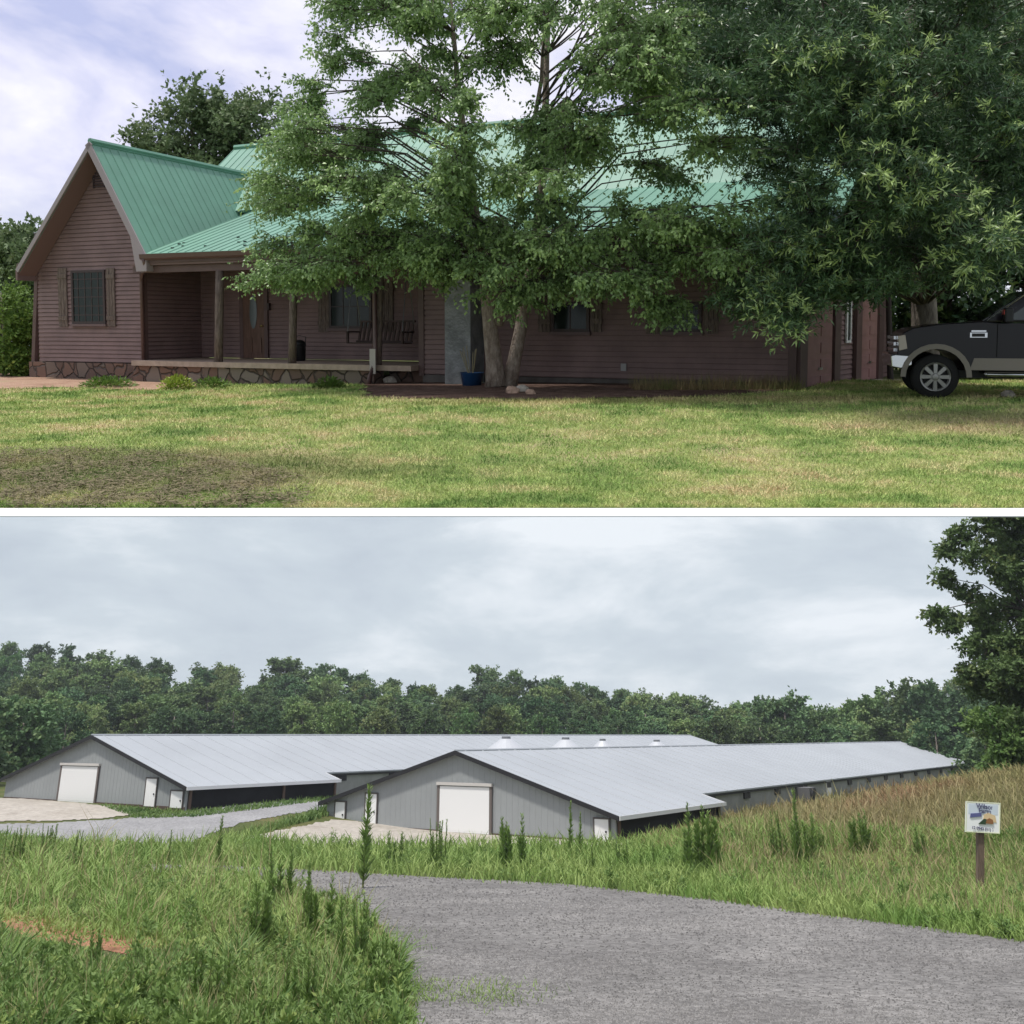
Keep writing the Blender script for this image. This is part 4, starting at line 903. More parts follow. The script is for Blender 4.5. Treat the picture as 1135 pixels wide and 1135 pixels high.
# ---- sign
sb = bhit(1089, 994); Ys = sb[1]
def sgn(px, py): r = bray(px, py); return r*(Ys/r[1])
pt, pb = sgn(1088.5, 916), sb; lean = nrm(pt-pb)
SG = Thing('farm_sign', pb, 'B', 'white square farm sign on a wooden post in tall grass', 'sign')
tl, tr_, bl, br = sgn(1070, 888), sgn(1108.5, 890), sgn(1069.5, 922), sgn(1107.5, 924)
upv = nrm((tl-bl)+(tr_-br)); rtv = nrm((tr_-tl)+(br-bl)); nv = np.cross(rtv, upv)
mb = MB(); w = .085; pts = []
for p in (pb-lean*.2, sgn(1088.5, 918)): pts += [p-rtv*w+nv*-.0, p+rtv*w, p+rtv*w+np.array((0, .14, 0)), p-rtv*w+np.array((0, .14, 0))]
mb.box8([q+np.array((0, .06, 0)) for q in pts]); SG.part('post', mb, mat('brown_sign_post', (.13, .095, .07), .9, var=.3, vscale=4, stretch=(4, 4, .6)))
cen = (tl+tr_+bl+br)/4; sw_ = np.linalg.norm((tr_-tl)+(br-bl))/4; sh_ = np.linalg.norm((tl-bl)+(tr_-br))/4; ft = -nv if nv[1] > 0 else nv
def SP(u, v, o): return cen+rtv*u*sw_+upv*v*sh_+ft*o
mb = MB(); mb.box(-1, 1, -1, 1, 0, .03, lambda x, y, z: SP(x, y, z)); board = SG.part('board', mb, mat('sign_white', (.80, .82, .80), .5))
def signbit(name, poly, col, o=.034):
    mb = MB(); mb.prism(poly, .031, o+.004, lambda p, q, d: SP(p, q, d)); SG.part(name, mb, mat(name+'_paint', col, .6), board)
mb = MB()
for (a, b, c, d) in ((-1, 1, .93, 1), (-1, 1, -1, -.93), (-1, -.94, -.93, .93), (.94, 1, -.93, .93)): mb.box(a, b, c, d, .031, .037, lambda x, y, z: SP(x, y, z))
SG.part('border', mb, mat('border_paint', (.72, .75, .55), .6), board)
signbit('sky_panel', [(-.85, .2), (.85, .2), (.85, .85), (-.85, .85)], (.55, .62, .68), .0315)
signbit('blue_tag', [(-.75, -.05), (-.72, .22), (-.1, .3), (-.1, .06)], (.10, .11, .25), .05)
signbit('tan_field', [(.0, -.2), (.78, -.3), (.7, .15), (.3, .32), (.05, .2)], (.62, .48, .28), .040)
signbit('green_shrub', [(-.25, -.42), (.15, -.45), (.2, -.1), (.05, -.08), (-.1, -.25)], (.03, .06, .03), .052)
signbit('barn_shape', [(.15, -.38), (.6, -.4), (.55, -.12), (.35, -.02), (.2, -.12)], (.25, .12, .05), .058)
Rm = Matrix((Vector(rtv), Vector(upv), Vector(ft))).transposed().to_4x4()
def text(s, u, v, size, col, parent):
    cu = bpy.data.curves.new('lettering', 'FONT'); cu.body = s; cu.align_x = 'CENTER'; cu.align_y = 'CENTER'; cu.size = size; cu.extrude = .003; cu.offset = .002
    o = bpy.data.objects.new('lettering', cu); C.objects.link(o); bpy.context.view_layer.update()
    dg = bpy.context.evaluated_depsgraph_get(); me = bpy.data.meshes.new_from_object(o.evaluated_get(dg)); bpy.data.objects.remove(o)
    ob = link('lettering', me, mat('letter_ink', col, .6), parent); ob.matrix_local = Matrix.Translation(Vector(SP(u, v, .046)-np.array(SG.base))) @ Rm
text('Wilson', .1, .70, .36*sw_, (.06, .06, .14), board); text('Farm', .1, .42, .36*sw_, (.06, .06, .14), board)
text('12 0943 (11) 2', 0, -.74, .22*sw_, (.2, .2, .22), board)
# ---- weeds and grass of the lower place
rw = np.random.default_rng(31)
def region(n, poly, cond=None, jit=0):
    """sample on the ground, even in picture area"""
    poly = np.array(poly, float); out = []
    x = rw.uniform(poly[:, 0].min(), poly[:, 0].max(), n*3); y = rw.uniform(poly[:, 1].min(), poly[:, 1].max(), n*3)
    k = inpoly(x, y, poly); return x[k][:n], y[k][:n]
# lookup table of ground hits for speed
GX = np.linspace(-60, 1200, 64); GY = np.linspace(850, 1160, 80); RY = np.array([[bray(a, b) for a in GX] for b in GY]); TT = np.full(RY.shape[:2], .004)
for _ in range(9000):
    q = RY*TT[..., None]; up_ = (q[..., 2] > bz(q[..., 0], q[..., 1])) & (q[..., 1] < 900)
    if not up_.any(): break
    TT = np.where(up_, TT*1.0015, TT)
TAB = RY*TT[..., None]
def bhits(px, py):
    fx = np.clip((px-GX[0])/(GX[1]-GX[0]), 0, len(GX)-1.001); fy = np.clip((py-GY[0])/(GY[1]-GY[0]), 0, len(GY)-1.001)
    ix, iy = fx.astype(int), fy.astype(int); ax, ay = (fx-ix)[:, None], (fy-iy)[:, None]
    P = TAB[iy, ix]*(1-ax)*(1-ay)+TAB[iy, ix+1]*ax*(1-ay)+TAB[iy+1, ix]*(1-ax)*ay+TAB[iy+1, ix+1]*ax*ay
    P = P.copy(); P[:, 2] = bz(P[:, 0], P[:, 1])-.03; return P
def bent(rng, P, ln, wd, lean):
    n = len(P); d2 = rng.normal(size=(n, 2)); D = nrm(np.concatenate([d2*lean, np.ones((n, 1))], 1)); S = nrm(np.concatenate([rng.normal(size=(n, 2))*[1, .35], np.zeros((n, 1))], 1))
    M_ = P+D*ln[:, None]*.55; D2 = nrm(D+np.concatenate([d2*lean*1.2, np.full((n, 1), -.25)], 1)); T_ = M_+D2*ln[:, None]*.5; w = wd[:, None]*.5
    return np.stack([P-S*w, P+S*w, M_+S*w*.8, M_-S*w*.8], 1).reshape(-1, 3), np.stack([M_-S*w*.8, M_+S*w*.8, T_], 1).reshape(-1, 3)
def grassy(name, n, poly, hpx, m, label, lean=.3, wpx=1.3, cat='weeds', clump=0, hmap=None):
    px, py = region(n, poly)
    if clump:
        cx = rw.normal(size=len(px)); g = np.sin(px*.045+py*.03)+np.sin(px*.11-py*.07)+rw.normal(size=len(px))*.5; k = g > clump; px, py = px[k], py[k]
    P = bhits(px, py); k = ~inpoly(P[:, 0]+rw.normal(size=len(P))*.24*P[:, 1]/20, P[:, 1]+rw.normal(size=len(P))*.45*P[:, 1]/20, GR); P = P[k]; px = px[k]; py = py[k]; n = len(P)
    ln = hpx*P[:, 1]/1200*rw.uniform(.35, 1.1, n)
    if hmap is not None: ln = ln*hmap(px, py)
    A, B = bent(rw, P, ln, wpx*P[:, 1]/1200*rw.uniform(.6, 1.4, n), lean)
    me = bpy.data.meshes.new(name); V = np.concatenate([A, B]); me.vertices.add(len(V)); me.vertices.foreach_set('co', V.astype(np.float32).ravel())
    me.loops.add(len(V)); me.loops.foreach_set('vertex_index', np.arange(len(V), dtype=np.int32)); me.polygons.add(2*n)
    me.polygons.foreach_set('loop_start', np.concatenate([np.arange(0, 4*n, 4), 4*n+np.arange(0, 3*n, 3)]).astype(np.int32)); me.update(calc_edges=True)
    single(name, me, m, 'B', label, cat, kind='stuff')
mg1 = mat('weed_green', (.14, .25, .05), .6, col2=(.31, .40, .12), vscale=.35, trans=.25)
mg2 = mat('deep_weed_green', (.075, .15, .035), .6, col2=(.19, .28, .08), vscale=.5, trans=.25)
mtan = mat('tan_seed_grass', (.36, .29, .16), .8, col2=(.28, .28, .12), vscale=.25, trans=.2)
mbr = mat('brown_field_grass', (.33, .22, .12), .8, col2=(.26, .29, .11), vscale=.10, trans=.2)
FG = [(-20, 955), (240, 962), (300, 975), (360, 1000), (410, 1030), (440, 1070), (450, 1165), (-20, 1165)]
gapm = lambda px, py: (1-.88*np.exp(-(((px-95)/115)**2+((py-1044-.16*(px-60))/24)**2)*1.1))*(.75+.45*np.sin(px*.05+py*.021+1)*np.sin(px*.023-py*.06))
grassy('weeds', 42000, FG, 38, mg1, 'tangled green weeds and grass filling the left foreground', .45, 1.7, hmap=gapm)
grassy('weeds', 16000, [(-20, 1040), (200, 1060), (440, 1070), (450, 1165), (-20, 1165)], 45, mg2, 'deep green leafy weeds at the lower left corner', .6, 3.2, hmap=gapm)
grassy('seed_grass', 3200, FG, 62, mtan, 'thin pale seeding grass rising over the foreground weeds', .22, .8, hmap=gapm)
ST = [(-20, 938), (200, 942), (270, 935), (330, 940), (450, 944), (700, 940), (760, 928), (800, 920), (1160, 935), (1160, 1050), (1000, 1030), (900, 1016), (800, 1002), (700, 990), (500, 977), (330, 967), (-20, 960)]
grassy('weeds', 46000, ST, 24, mg1, 'green weeds in a strip between gravel drive and sheds', .4, 1.3)
grassy('weeds', 9000, [(-20, 925), (60, 935), (200, 945), (340, 905), (370, 892), (372, 903), (300, 922), (262, 932), (300, 942), (-20, 948)], 12, mg2, 'low green weeds along the edge of the farm road', .4, 1.2)
grassy('field_grass', 52000, [(690, 940), (760, 922), (800, 912), (850, 898), (900, 885), (1000, 862), (1160, 856), (1160, 1000), (1000, 975), (850, 960), (760, 950)], 15, mbr, 'brown seeding grass over the bank behind the sign', .3, 1.3)
grassy('seed_grass', 4500, [(760, 935), (860, 905), (1160, 880), (1160, 1035), (950, 1010), (800, 985)], 34, mtan, 'tall tan seed heads standing on the right bank', .2, .9)
# grass fringe left of sheds and along the far walls
grassy('weeds', 5000, [(110, 893), (180, 899), (230, 899), (330, 887), (380, 880), (378, 886), (300, 896), (220, 906), (150, 908)], 6, mg2, 'short grass along the foot of the left shed', .4, 1.2)
# red soil patches
soilm = ramp_ground('red_soil', [(.35, (.17, .085, .045)), (.55, (.34, .17, .10)), (.7, (.15, .10, .05))], 1.2, fine=8, fine_amt=.3, bump=.8, bscale=8)
drape('bare_soil', [(-30, 1008), (40, 1018), (110, 1030), (180, 1044), (240, 1062), (200, 1068), (120, 1056), (50, 1044), (-30, 1034)], bz, bhit, soilm, 'B', .012, .1)
# loose stones on the gravel
n = 110000; px = rw.uniform(230, 1150, n); py = rw.uniform(958, 1150, n); P = bhits(px, py); k = inpoly(P[:, 0], P[:, 1], GR)
wv = np.sin(P[:, 1]*1.25-P[:, 0]*.12)*.5+np.sin(P[:, 0]*.9+P[:, 1]*.5)*.3+np.sin(P[:, 0]*2.3-P[:, 1]*1.7+1)*.25+np.sin(P[:, 1]*.45+P[:, 0]*.3+2)*.4
k &= rw.uniform(0, 1, n) < np.clip(.55+.42*wv, .15, 1); P = P[k]; wv = wv[k]; n = len(P)
s = rw.uniform(.6, 1.9, n)**1.4*P[:, 1]/1200*.78; th = rw.uniform(0, 6.28, n); mbv = []
tet = np.array([[1, 0, 0], [-.5, .87, 0], [-.5, -.87, 0], [0, 0, .9]])
VV = []
for a, b, c in ((0, 1, 3), (1, 2, 3), (2, 0, 3)):
    for v in (a, b, c):
        q = tet[v]; x = q[0]*np.cos(th)-q[1]*np.sin(th); y = q[0]*np.sin(th)+q[1]*np.cos(th); VV.append(np.stack([P[:, 0]+x*s, P[:, 1]+y*s, P[:, 2]+.043+q[2]*s*1.0], 1))
V = np.stack(VV, 1).reshape(-1, 3)
single('loose_gravel', fast_mesh('loose_gravel', V, 3*n, tint=np.repeat(np.clip(rw.uniform(0, 1, n)**1.5*.75+wv*.2, 0, 1), 3), k=3), mat('crushed_stone', (.115, .112, .107), .85, tint=(.33, .32, .305)), 'B', 'loose crushed stones scattered over the gravel drive', 'gravel', kind='stuff')
grassy('weeds', 2200, [(452, 1088), (520, 1085), (600, 1105), (560, 1118), (460, 1120)], 9, mg2, 'short weeds growing through the gravel drive', .6, 1.2) if False else None
ey = rw.uniform(985, 1140, 5200); ex = np.interp(ey, [975, 992, 1010, 1040, 1075, 1110, 1140], [290, 350, 400, 425, 448, 455, 446])+abs(rw.normal(size=5200))*(6+16*(np.sin(ey*.11) > .1))-4
px = np.concatenate([rw.normal(540, 32, 900), ex]); py = np.concatenate([rw.normal(1103, 8, 900), ey]); P = bhits(px, py); P[:, 2] += .03
V = blades(rw, P, rw.uniform(.02, .17, 6100)*rw.uniform(.4, 1, 6100), np.full(6100, .018), .9); single('drive_weeds', fast_mesh('drive_weeds', V, 6100, k=3), mg1, 'B', 'thin low weeds sprouting through the gravel', 'weeds', kind='stuff')
def herbs(name, n, poly, hpx, m, label, seed):
    r_ = np.random.default_rng(seed); px, py = region(n, poly); P = bhits(px, py); k = ~inpoly(P[:, 0], P[:, 1], GR) & (gapm(px, py) > .45); P = P[k]
    h = hpx*P[:, 1]/1200*r_.uniform(.5, 1.2, len(P)); L = [(p[0], p[1], p[2]+a*.45, a*.55, a*.5, a*.55, p[0], p[1], p[2]) for p, a in zip(P, h)]
    am = float(np.mean(h)); V, Q, tint, _ = foliage(r_, L, 9, 6, 4, am*.17, am*.06, twig=am*.24, droop=.1, hang=-.3, tipc=.3)
    single(name, fast_mesh(name, V, Q, tint), m, 'B', label, 'weeds', kind='stuff')
mherb = mat('herb_leaf', (.11, .20, .05), .55, col2=(.19, .29, .08), vscale=.6, trans=.25, tint=(.28, .36, .10))
herbs('leafy_weeds', 150, FG, 40, mherb, 'low leafy weeds among the left foreground grass', 4)
herbs('leafy_weeds', 110, [(-20, 1075), (200, 1080), (440, 1080), (450, 1165), (-20, 1165)], 42, mherb, 'broad leafy weeds along the bottom left edge', 5)
herbs('leafy_weeds', 170, ST, 22, mherb, 'low leafy weeds in the strip between drive and sheds', 6)
# tall spike weeds, individually
def spike_mesh(rng, h, w, nleaf, nst=1):
    P = []; D = []; base = []
    st = MB()
    for k in range(nst):
        bx, by = (rng.normal(size=2)*(.13+w*.5) if nst > 1 else (0, 0)); hh = h*rng.uniform(.55, 1) if k else h; lx, ly = rng.normal(size=2)*.04*h
        st.tube([(bx, by, -.05), (bx+lx*.4, by+ly*.4, hh*.5), (bx+lx, by+ly, hh)], [h*.012, h*.01, h*.004], 5)
        z = rng.uniform(.05, 1, nleaf); t = z; P.append(np.stack([bx+lx*t, by+ly*t, z*hh], 1)); a = rng.uniform(0, 6.28, nleaf); up = rng.uniform(.6, 2.0, nleaf); D.append(nrm(np.stack([np.cos(a), np.sin(a), up], 1)))
    P = np.concatenate(P); D = np.concatenate(D); n = len(P); zz = P[:, 2]/h
    ln = w*(1.15-.75*zz)*rng.uniform(.7, 1.2, n)
    V = quads(P, D, nrm(unit(n, rng)*.4+np.array([0, 0, 1])), ln, ln*.26); return fast_mesh('foliage', V, n, rng.uniform(0, .5, n)), st.mesh('stem')
VARW = 1
mspk = mat('spike_weed_leaf', (.15, .255, .06), .6, col2=(.23, .35, .09), vscale=3, trans=.25, tint=(.16, .22, .06)); mst = mat('weed_stem', (.10, .13, .04), .8)
protos = [spike_mesh(rw, 1, .15, 240), spike_mesh(rw, 1, .12, 200), spike_mesh(rw, 1, .17, 130, 7), spike_mesh(rw, 1, .10, 130, 9), spike_mesh(rw, 1, .16, 110, 6), spike_mesh(rw, 1, .10, 120, 7)]
_pick = [0]
SPK = [(402, 985, 79, 0, 'tallest spiky weed, standing alone before the right shed'), (397, 1090, 70, 2, 'leafy weed at the drive edge below the tallest spike'),
 (240, 965, 46, 0, 'thin spike weed before the far road'), (297, 968, 42, 1, 'slim weed spike rising beside the concrete pad corner'), (186, 962, 30, 1, 'short spike weed left of the road bend'), (438, 965, 35, 2, 'clumped weed left of the white roller door'),
 (480, 967, 45, 3, 'bunch of upright dark stems before the roller door'), (567, 968, 48, 2, 'bushy tall weed to the right of the roller door'), (632, 955, 46, 1, 'slim paired weed before the right end of the gable'), (643, 955, 42, 1, 'slim weed just left of the small right door'),
 (600, 965, 25, 1, 'short brown tipped weed under the gable'), (20, 968, 44, 3, 'clump of straight stems at the left edge'), (45, 965, 38, 3, 'clump of stems second from the left edge'), (82, 968, 36, 3, 'stem clump before the left concrete pad'),
 (130, 962, 24, 1, 'small spike between two stem clumps'), (310, 1010, 52, 2, 'bushy weed beside the narrow end of the drive'), (340, 1015, 42, 0, 'weed near the tip of the drive'), (775, 970, 58, 2, 'light green weed before the black curtain end'),
 (878, 965, 64, 3, 'dark many stemmed weed on the right bank'), (862, 962, 50, 3, 'shorter dark stems left of the many stemmed weed'), (960, 955, 48, 2, 'pale weed midway to the sign'), (905, 955, 30, 2, 'low pale weed behind the dark stems'),
 (425, 1095, 48, 2, 'reddish leafy weed at the gravel edge'), (375, 1080, 60, 0, 'upright weed left of the gravel edge'), (350, 1050, 55, 2, 'leafy weed in the middle foreground'), (280, 1060, 58, 2, 'weed in the thick foreground growth'), (55, 1120, 40, 2, 'broad weed at the lower left'), (150, 1125, 52, 2, 'broad weed second from the lower left'),
 (230, 1130, 60, 2, 'leafy weed at the bottom, left of centre'), (330, 1130, 60, 2, 'leafy weed at the bottom by the gravel'), (410, 1125, 42, 2, 'low weed where the gravel meets the bottom edge'), (690, 968, 30, 2, 'low weed under the right shed corner'), (725, 965, 26, 1, 'small spike right of the shed corner'), (100, 1085, 40, 2, 'weed beside the red soil'), (660, 972, 28, 3, 'short stem clump before the small right door'), (1020, 960, 34, 2, 'pale weed left of the sign')]
for (px, py, hpx, kind, lab) in SPK:
    p = bhit(px, py); h = hpx*p[1]/1150*random.uniform(1.0, 1.3); kind = kind if kind < 2 else random.choice([kind, kind+2])
    r0 = bpy.data.objects.new('tall_weed', None); C.objects.link(r0); r0.location = tuple(p); r0.scale = (h, h, h); r0.rotation_euler = (0, 0, random.uniform(0, 6.28)); meta(r0, lab, 'weed', 'tall weeds around the gravel drive'); TOPS['B'].append(r0)
    for nm, me_, mm in (('foliage', protos[kind][0], mspk), ('stem', protos[kind][1], mst)):
        o = bpy.data.objects.new(nm, me_); C.objects.link(o); o.parent = r0
        if not me_.materials: me_.materials.append(mm)
# ---- forest
lf_f = [mat('forest_leaf_dark', (.060, .104, .05), .7, col2=(.09, .145, .07), vscale=.5, trans=.15, tint=(.11, .15, .07)),
        mat('forest_leaf_mid', (.085, .14, .062), .7, col2=(.125, .185, .082), vscale=.5, trans=.15, tint=(.14, .18, .08)),
        mat('forest_leaf_light', (.12, .175, .075), .7, col2=(.16, .215, .095), vscale=.5, trans=.15, tint=(.17, .20, .09))]
rf = np.random.default_rng(77)
FPR = []
for k in range(9):
    T = simple_tree('forest_tree', 'B', (0, 0, 0), 12, rf.uniform(8, 11), lf_f[k % 3], bark_grey, 'x', rf, n=24, ns=12, nt=8, nl=4, leaf=.46, wid=.36, low=.2, tipc=.3, twig=.6)
    TOPS['B'].remove(T.root); FPR.append(T)
for m_ in lf_f:
    nt = m_.node_tree; b = nt.nodes['Principled BSDF']; src = b.inputs['Base Color'].links[0].from_socket; tgt = [l.to_socket for l in src.links]
    oi = nt.nodes.new('ShaderNodeObjectInfo'); hs = nt.nodes.new('ShaderNodeHueSaturation'); a_ = nt.nodes.new('ShaderNodeMapRange'); a_.inputs[3].default_value = .8; a_.inputs[4].default_value = 1.6; hs.inputs['Saturation'].default_value = 1.15; nt.links.new(oi.outputs['Random'], a_.inputs[0]); nt.links.new(a_.outputs[0], hs.inputs['Value'])
    h_ = nt.nodes.new('ShaderNodeMath'); h_.operation = 'PINGPONG'; h_.inputs[1].default_value = .04; nt.links.new(oi.outputs['Random'], h_.inputs[0]); g_ = nt.nodes.new('ShaderNodeMath'); g_.operation = 'ADD'; g_.inputs[1].default_value = .485; nt.links.new(h_.outputs[0], g_.inputs[0]); nt.links.new(g_.outputs[0], hs.inputs['Hue'])
    nt.links.new(src, hs.inputs['Color'])
    for t_ in tgt: nt.links.new(hs.outputs[0], t_)
used = set()
def ftree(x, y, z, h, k, label, group, wx=1.0):
    src = FPR[k]
    if k not in used: r0 = src.root; used.add(k)
    else:
        r0 = src.root.copy(); C.objects.link(r0)
        for ch in src.root.children:
            c = ch.copy(); C.objects.link(c); c.parent = r0
    s = h/12; wx = wx*rf.uniform(.8, 1.35); r0.location = (x, y, z); r0.scale = (s*wx, s*wx, s); r0.rotation_euler = (0, 0, rf.uniform(0, 6.28)); meta(r0, label, 'tree', group); TOPS['B'].append(r0)
SX = [-60, 0, 60, 130, 200, 260, 300, 320, 360, 400, 440, 500, 530, 580, 640, 690, 740, 790, 835, 870, 905, 940, 965, 1000, 1040, 1080, 1200]
SY = [712, 714, 713, 720, 733, 738, 748, 732, 730, 742, 748, 765, 742, 744, 753, 765, 768, 775, 782, 784, 780, 778, 770, 765, 756, 760, 760]
rows = 7
for r_ in range(rows):
    fr = r_/(rows-1); Yr = 178+fr*95; px = -60+rf.uniform(0, 20)
    while px < 1130:
        pp = px+rf.uniform(-8, 8); yy = Yr+rf.uniform(-6, 6)
        fy = np.interp(pp, [-60, 200, 500, 850, 1130], [775, 782, 785, 800, 805])
        toprow = fy+(np.interp(pp, SX, SY)-fy)*fr+rf.uniform(-3, 5)
        r = bray(pp, toprow); q = r*(yy/r[1]); h = rf.uniform(9, 14) if fr > .5 else rf.uniform(8, 11)
        z = q[2]-h
        lab = ('tree of the hillside forest, in the ridge line' if r_ == rows-1 else 'dark green tree on the forested hillside beyond the sheds')
        ftree(q[0], q[1], z, h*1.02, int(rf.integers(0, 9)), lab, 'ridge line trees of the forest' if r_ == rows-1 else 'trees on the forested hillside')
        px += rf.uniform(34, 46)*(1-.15*fr)
# hill body under the trees
def hillz(px, Yv):
    fr = np.clip((Yv-178)/95, 0, 1); fy = np.interp(px, [-60, 200, 500, 850, 1130], [775, 782, 785, 800, 805]); tr_ = fy+(np.interp(px, SX, SY)-fy)*fr
    return (815-tr_)/1165*Yv-13-2*fr
hx = np.linspace(-200, 1350, 60); hy = np.linspace(165, 300, 18); V = []
for yv in hy:
    for p_ in hx:
        r = bray(p_, 800); x = r[0]/r[1]*yv; V.append((x, yv, max(hillz(min(max(p_, -60), 1130), yv), -9 if yv > 166 else -9)))
Fq = [(j*60+i, j*60+i+1, (j+1)*60+i+1, (j+1)*60+i) for j in range(17) for i in range(59)]
me = bpy.data.meshes.new('hill'); me.from_pydata(V, [], Fq); single('hill', me, mat('forest_floor', (.02, .03, .012), .95), 'B', kind='structure')
# nearer trees left and right
for (px, toprow, Yv, h, k, lab, wx) in ((-20, 762, 112, 13, 0, 'dark tree at the left edge behind the left shed', 1.1), (30, 778, 118, 12, 3, 'dark tree behind the peak of the left shed gable', 1.1), (75, 790, 135, 11, 6, 'low dark tree left of the left shed ridge end', 1), (-50, 775, 100, 12, 3, 'dark tree outside the left shed corner', 1.1),
    (868, 766, 188, 16, 0, 'dark rounded tree standing before the forest, right of centre', 1.0), (852, 772, 192, 13, 3, 'dark tree left half of the rounded pair', .9), (912, 785, 185, 12, 4, 'mid green tree between the dark pair and right woods', .9), (955, 764, 190, 16, 1, 'tall rounded tree above the far end of the right shed', .9), (1005, 758, 185, 17, 4, 'tall tree with paler crown behind the shed end', .95),
    (1040, 755, 178, 17, 3, 'tall dark tree between the shed end and the near tree', .9), (1075, 775, 160, 16, 0, 'dark tree behind the big tree at the right', 1), (985, 795, 165, 12, 7, 'lower tree behind the right shed end', 1.1), (1035, 800, 150, 11, 6, 'lower dark tree past the right shed end', 1.2), (935, 800, 175, 10, 0, 'low dark tree above the right shed roof', 1.2), (1110, 790, 140, 14, 3, 'dark tree at the right edge behind the bank', 1.2), (1090, 815, 125, 9, 6, 'low dark tree on the bank behind the sign', 1.2)):
    r = bray(px, toprow); q = r*(Yv/r[1]); ftree(q[0], q[1], q[2]-h, h*1.02, k, lab, 'single trees nearer than the forest', wx)
for k in range(9):
    if k not in used:
        for ch in list(FPR[k].root.children): bpy.data.objects.remove(ch)
        bpy.data.objects.remove(FPR[k].root)
# big tree at the right edge
ntree = mat('near_tree_leaf', (.07, .125, .04), .6, col2=(.115, .18, .058), vscale=.8, trans=.25, tint=(.15, .19, .06))
YN = 60
def bp_(px, py, Y=YN): r = bray(px, py); return r*(Y/r[1])
bs = bp_(1150, 866); bs[2] = bz(bs[0], bs[1])-.2
rn = np.random.default_rng(3); ln_ = []
ntr = [([bs, bp_(1148, 780), bp_(1140, 680), bp_(1145, 560), bp_(1160, 420)], [.55, .45, .35, .25, .12])]
npoly = [(1082, 575), (1100, 540), (1120, 420), (1260, 420), (1260, 860), (1125, 862), (1090, 835), (1100, 790), (1075, 755), (1095, 720), (1080, 690), (1100, 650), (1080, 620)]
tri = 0
while len(ln_) < 190 and tri < 40000:
    tri += 1; x, y = rn.uniform(1060, 1195), rn.uniform(420, 862)
    if not inpoly(np.array([x]), np.array([y]), npoly)[0]: continue
    p = bp_(x, y, YN+rn.uniform(-3, 3)); 
    if any(np.linalg.norm(p-np.array(q[:3])) < .62 for q in ln_): continue
    k = min(range(1, 5), key=lambda i: abs(ntr[0][0][i][2]-(p[2]-1))); ln_.append((*p, 1.25, 1.2, .8, *ntr[0][0][k]))
for (x, y, s) in ((1052, 605, .9), (1045, 640, .8), (1070, 655, .8), (1035, 680, .6), (1055, 690, .6), (1062, 590, .7), (1075, 715, .9), (1080, 760, .7), (1072, 745, .5)):
    p = bp_(x, y, YN+rn.uniform(-1, 1)); ln_.append((*p, s, s, s*.8, *ntr[0][0][2]))
tree('tall_tree', 'B', bs, ln_, ntr, ntree, bark_grey, 'tall airy tree at the right edge above the sign', rng=rn, ns=16, nt=9, nl=6, leaf=.25, wid=.16, twig=.5, droop=.1, hang=.1, tipc=.25, sprays=False)
for (px, py, h, w, lab) in ((1108, 862, 3.6, 3.6, 'light green shrub at the foot of the tall tree'), (1135, 866, 3.0, 3.0, 'green shrub at the right edge below the tall tree')):
    b = bp_(px, py, 57); zb_ = bz(b[0], b[1]); simple_tree('shrub', 'B', (b[0], b[1], zb_), h, w, ntree if px > 1120 else mg2, bark_grey, lab, rn, n=16, ns=10, nt=7, nl=4, leaf=.25, wid=.15, low=.1, twig=.4)
mb = MB(); mb.box(-420, 520, -14, 460, -13, 60)
hz = bpy.data.materials.new('haze_air'); hz.use_nodes = True; hn = hz.node_tree; hn.nodes.remove(hn.nodes['Principled BSDF'])
pv = hn.nodes.new('ShaderNodeVolumePrincipled'); pv.inputs['Color'].default_value = (.82, .88, .95, 1); pv.inputs['Density'].default_value = .000028; pv.inputs['Anisotropy'].default_value = .2; hn.links.new(pv.outputs[0], hn.nodes['Material Output'].inputs['Volume'])
single('haze', mb, hz, 'B', kind='stuff')
# ================================================================== place both parts, light, sky, camera
MT = Matrix.Rotation(TILT, 4, 'X'); MBm = Matrix.Scale(SB, 4)
for o in TOPS['T']: o.matrix_world = MT @ (Matrix.LocRotScale(o.location, o.rotation_euler, o.scale))
for o in TOPS['B']: o.matrix_world = MBm @ (Matrix.LocRotScale(o.location, o.rotation_euler, o.scale))
w = bpy.data.worlds.new('World'); SC.world = w; w.use_nodes = True; N = w.node_tree.nodes; Lk = w.node_tree.links; bg = N['Background']
SEL, SAZ = R(67), R(222)     # sun behind the camera, to the left
sdir = Vector((math.sin(SAZ)*math.cos(SEL), math.cos(SAZ)*math.cos(SEL), math.sin(SEL)))
sky = N.new('ShaderNodeTexSky'); sky.sky_type = 'NISHITA'; sky.sun_disc = False; sky.sun_elevation = SEL; sky.sun_rotation = SAZ; sky.air_density = 1.0; sky.dust_density = 1.5
tc = N.new('ShaderNodeTexCoord')
sep = N.new('ShaderNodeSeparateXYZ'); Lk.new(tc.outputs['Generated'], sep.inputs[0])
mp = N.new('ShaderNodeMapping'); mp.inputs['Scale'].default_value = (1, 1, 2.6); Lk.new(tc.outputs['Generated'], mp.inputs[0])
n1 = N.new('ShaderNodeTexNoise'); n1.inputs['Scale'].default_value = 4.3; n1.inputs['Detail'].default_value = 7; n1.inputs['Roughness'].default_value = .58; n1.inputs['Distortion'].default_value = .25; Lk.new(mp.outputs[0], n1.inputs[0])
n2 = N.new('ShaderNodeTexNoise'); n2.inputs['Scale'].default_value = 1.7; n2.inputs['Detail'].default_value = 4; Lk.new(mp.outputs[0], n2.inputs[0])
cr = N.new('ShaderNodeValToRGB'); e = cr.color_ramp.elements; e[0].position = .33; e[0].color = (5.6, 6.3, 7.1, 1); e[1].position = .66; e[1].color = (9.0, 9.5, 10.0, 1)
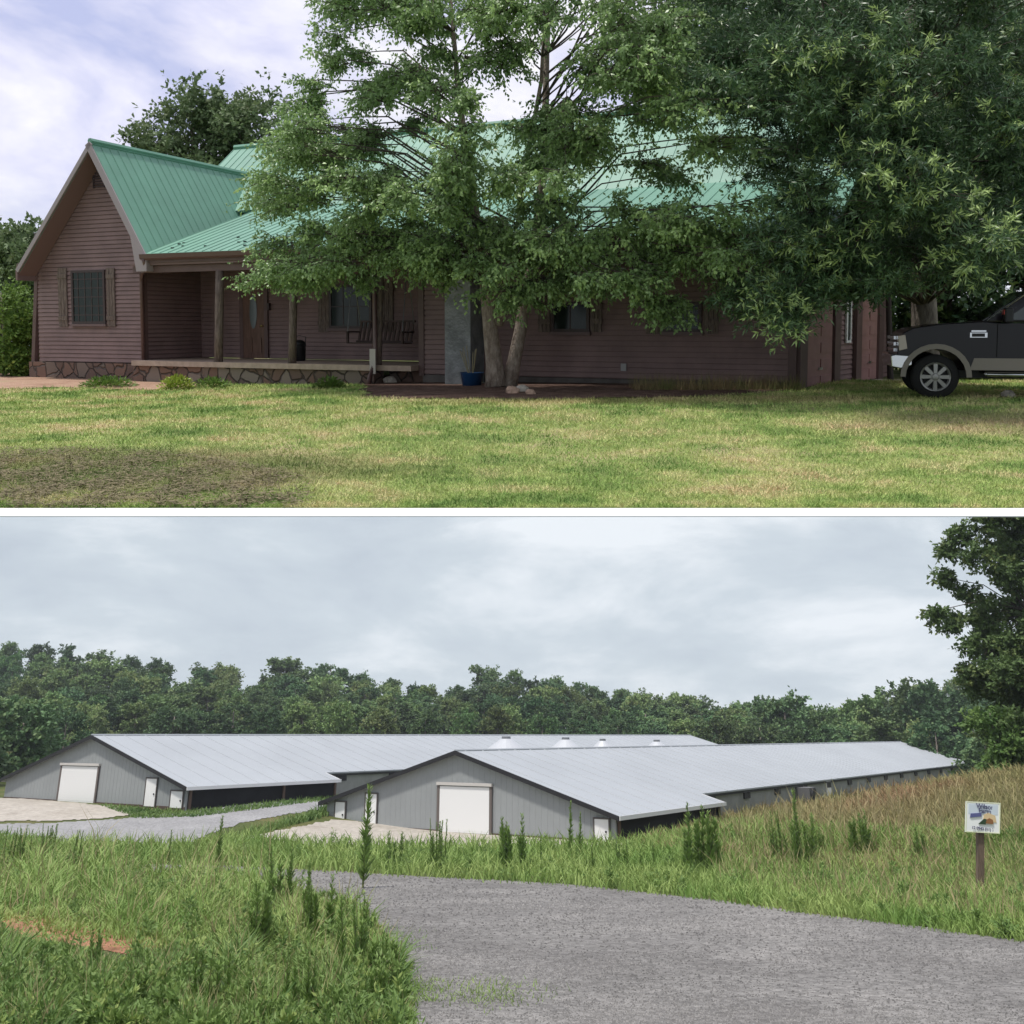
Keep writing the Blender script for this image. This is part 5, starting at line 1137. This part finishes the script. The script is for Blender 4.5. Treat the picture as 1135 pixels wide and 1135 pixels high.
m_ = e.new(.5); m_.color = (6.6, 7.35, 8.0, 1)
Lk.new(n1.outputs[0], cr.inputs[0])
hi = N.new('ShaderNodeValToRGB'); e = hi.color_ramp.elements; e[0].position = .36; e[0].color = (5.6, 6.1, 9.0, 1); e[1].position = .62; e[1].color = (10.6, 10.5, 11.0, 1); m_ = e.new(.48); m_.color = (8.0, 8.1, 10.2, 1)
Lk.new(n1.outputs[0], hi.inputs[0])
el = N.new('ShaderNodeMapRange'); el.inputs[1].default_value = .30; el.inputs[2].default_value = .48; Lk.new(sep.outputs[2], el.inputs[0])
mxe = N.new('ShaderNodeMix'); mxe.data_type = 'RGBA'; Lk.new(el.outputs[0], mxe.inputs[0]); Lk.new(cr.outputs[0], mxe.inputs[6]); Lk.new(hi.outputs[0], mxe.inputs[7])
cov = N.new('ShaderNodeMapRange'); cov.inputs[1].default_value = .28; cov.inputs[2].default_value = .5; cov.inputs[3].default_value = .78; cov.inputs[4].default_value = .97; Lk.new(n2.outputs[0], cov.inputs[0])
mx = N.new('ShaderNodeMix'); mx.data_type = 'RGBA'; Lk.new(cov.outputs[0], mx.inputs[0]); Lk.new(sky.outputs[0], mx.inputs[6]); Lk.new(mxe.outputs[2], mx.inputs[7])
Lk.new(mx.outputs[2], bg.inputs[0]); bg.inputs[1].default_value = .09
sl = bpy.data.lights.new('sun', 'SUN'); sl.energy = 3.4; sl.angle = R(5); sl.color = (1, .955, .89); so = bpy.data.objects.new('sun', sl); C.objects.link(so)
so.rotation_euler = sdir.to_track_quat('Z', 'Y').to_euler()
cam = bpy.data.cameras.new('camera'); co = bpy.data.objects.new('camera', cam); C.objects.link(co); SC.camera = co
cam.sensor_width = 36; cam.lens = 36*F/1135; cam.shift_y = -(567.5-AX)/1135; cam.clip_start = .1; cam.clip_end = 60000
co.rotation_euler = (R(90)+BETA, 0, 0)
SC.view_settings.view_transform = 'Standard'; SC.view_settings.look = 'None'; SC.view_settings.exposure = .15; SC.view_settings.gamma = 1
SC.render.resolution_x = 1024; SC.render.resolution_y = 1024
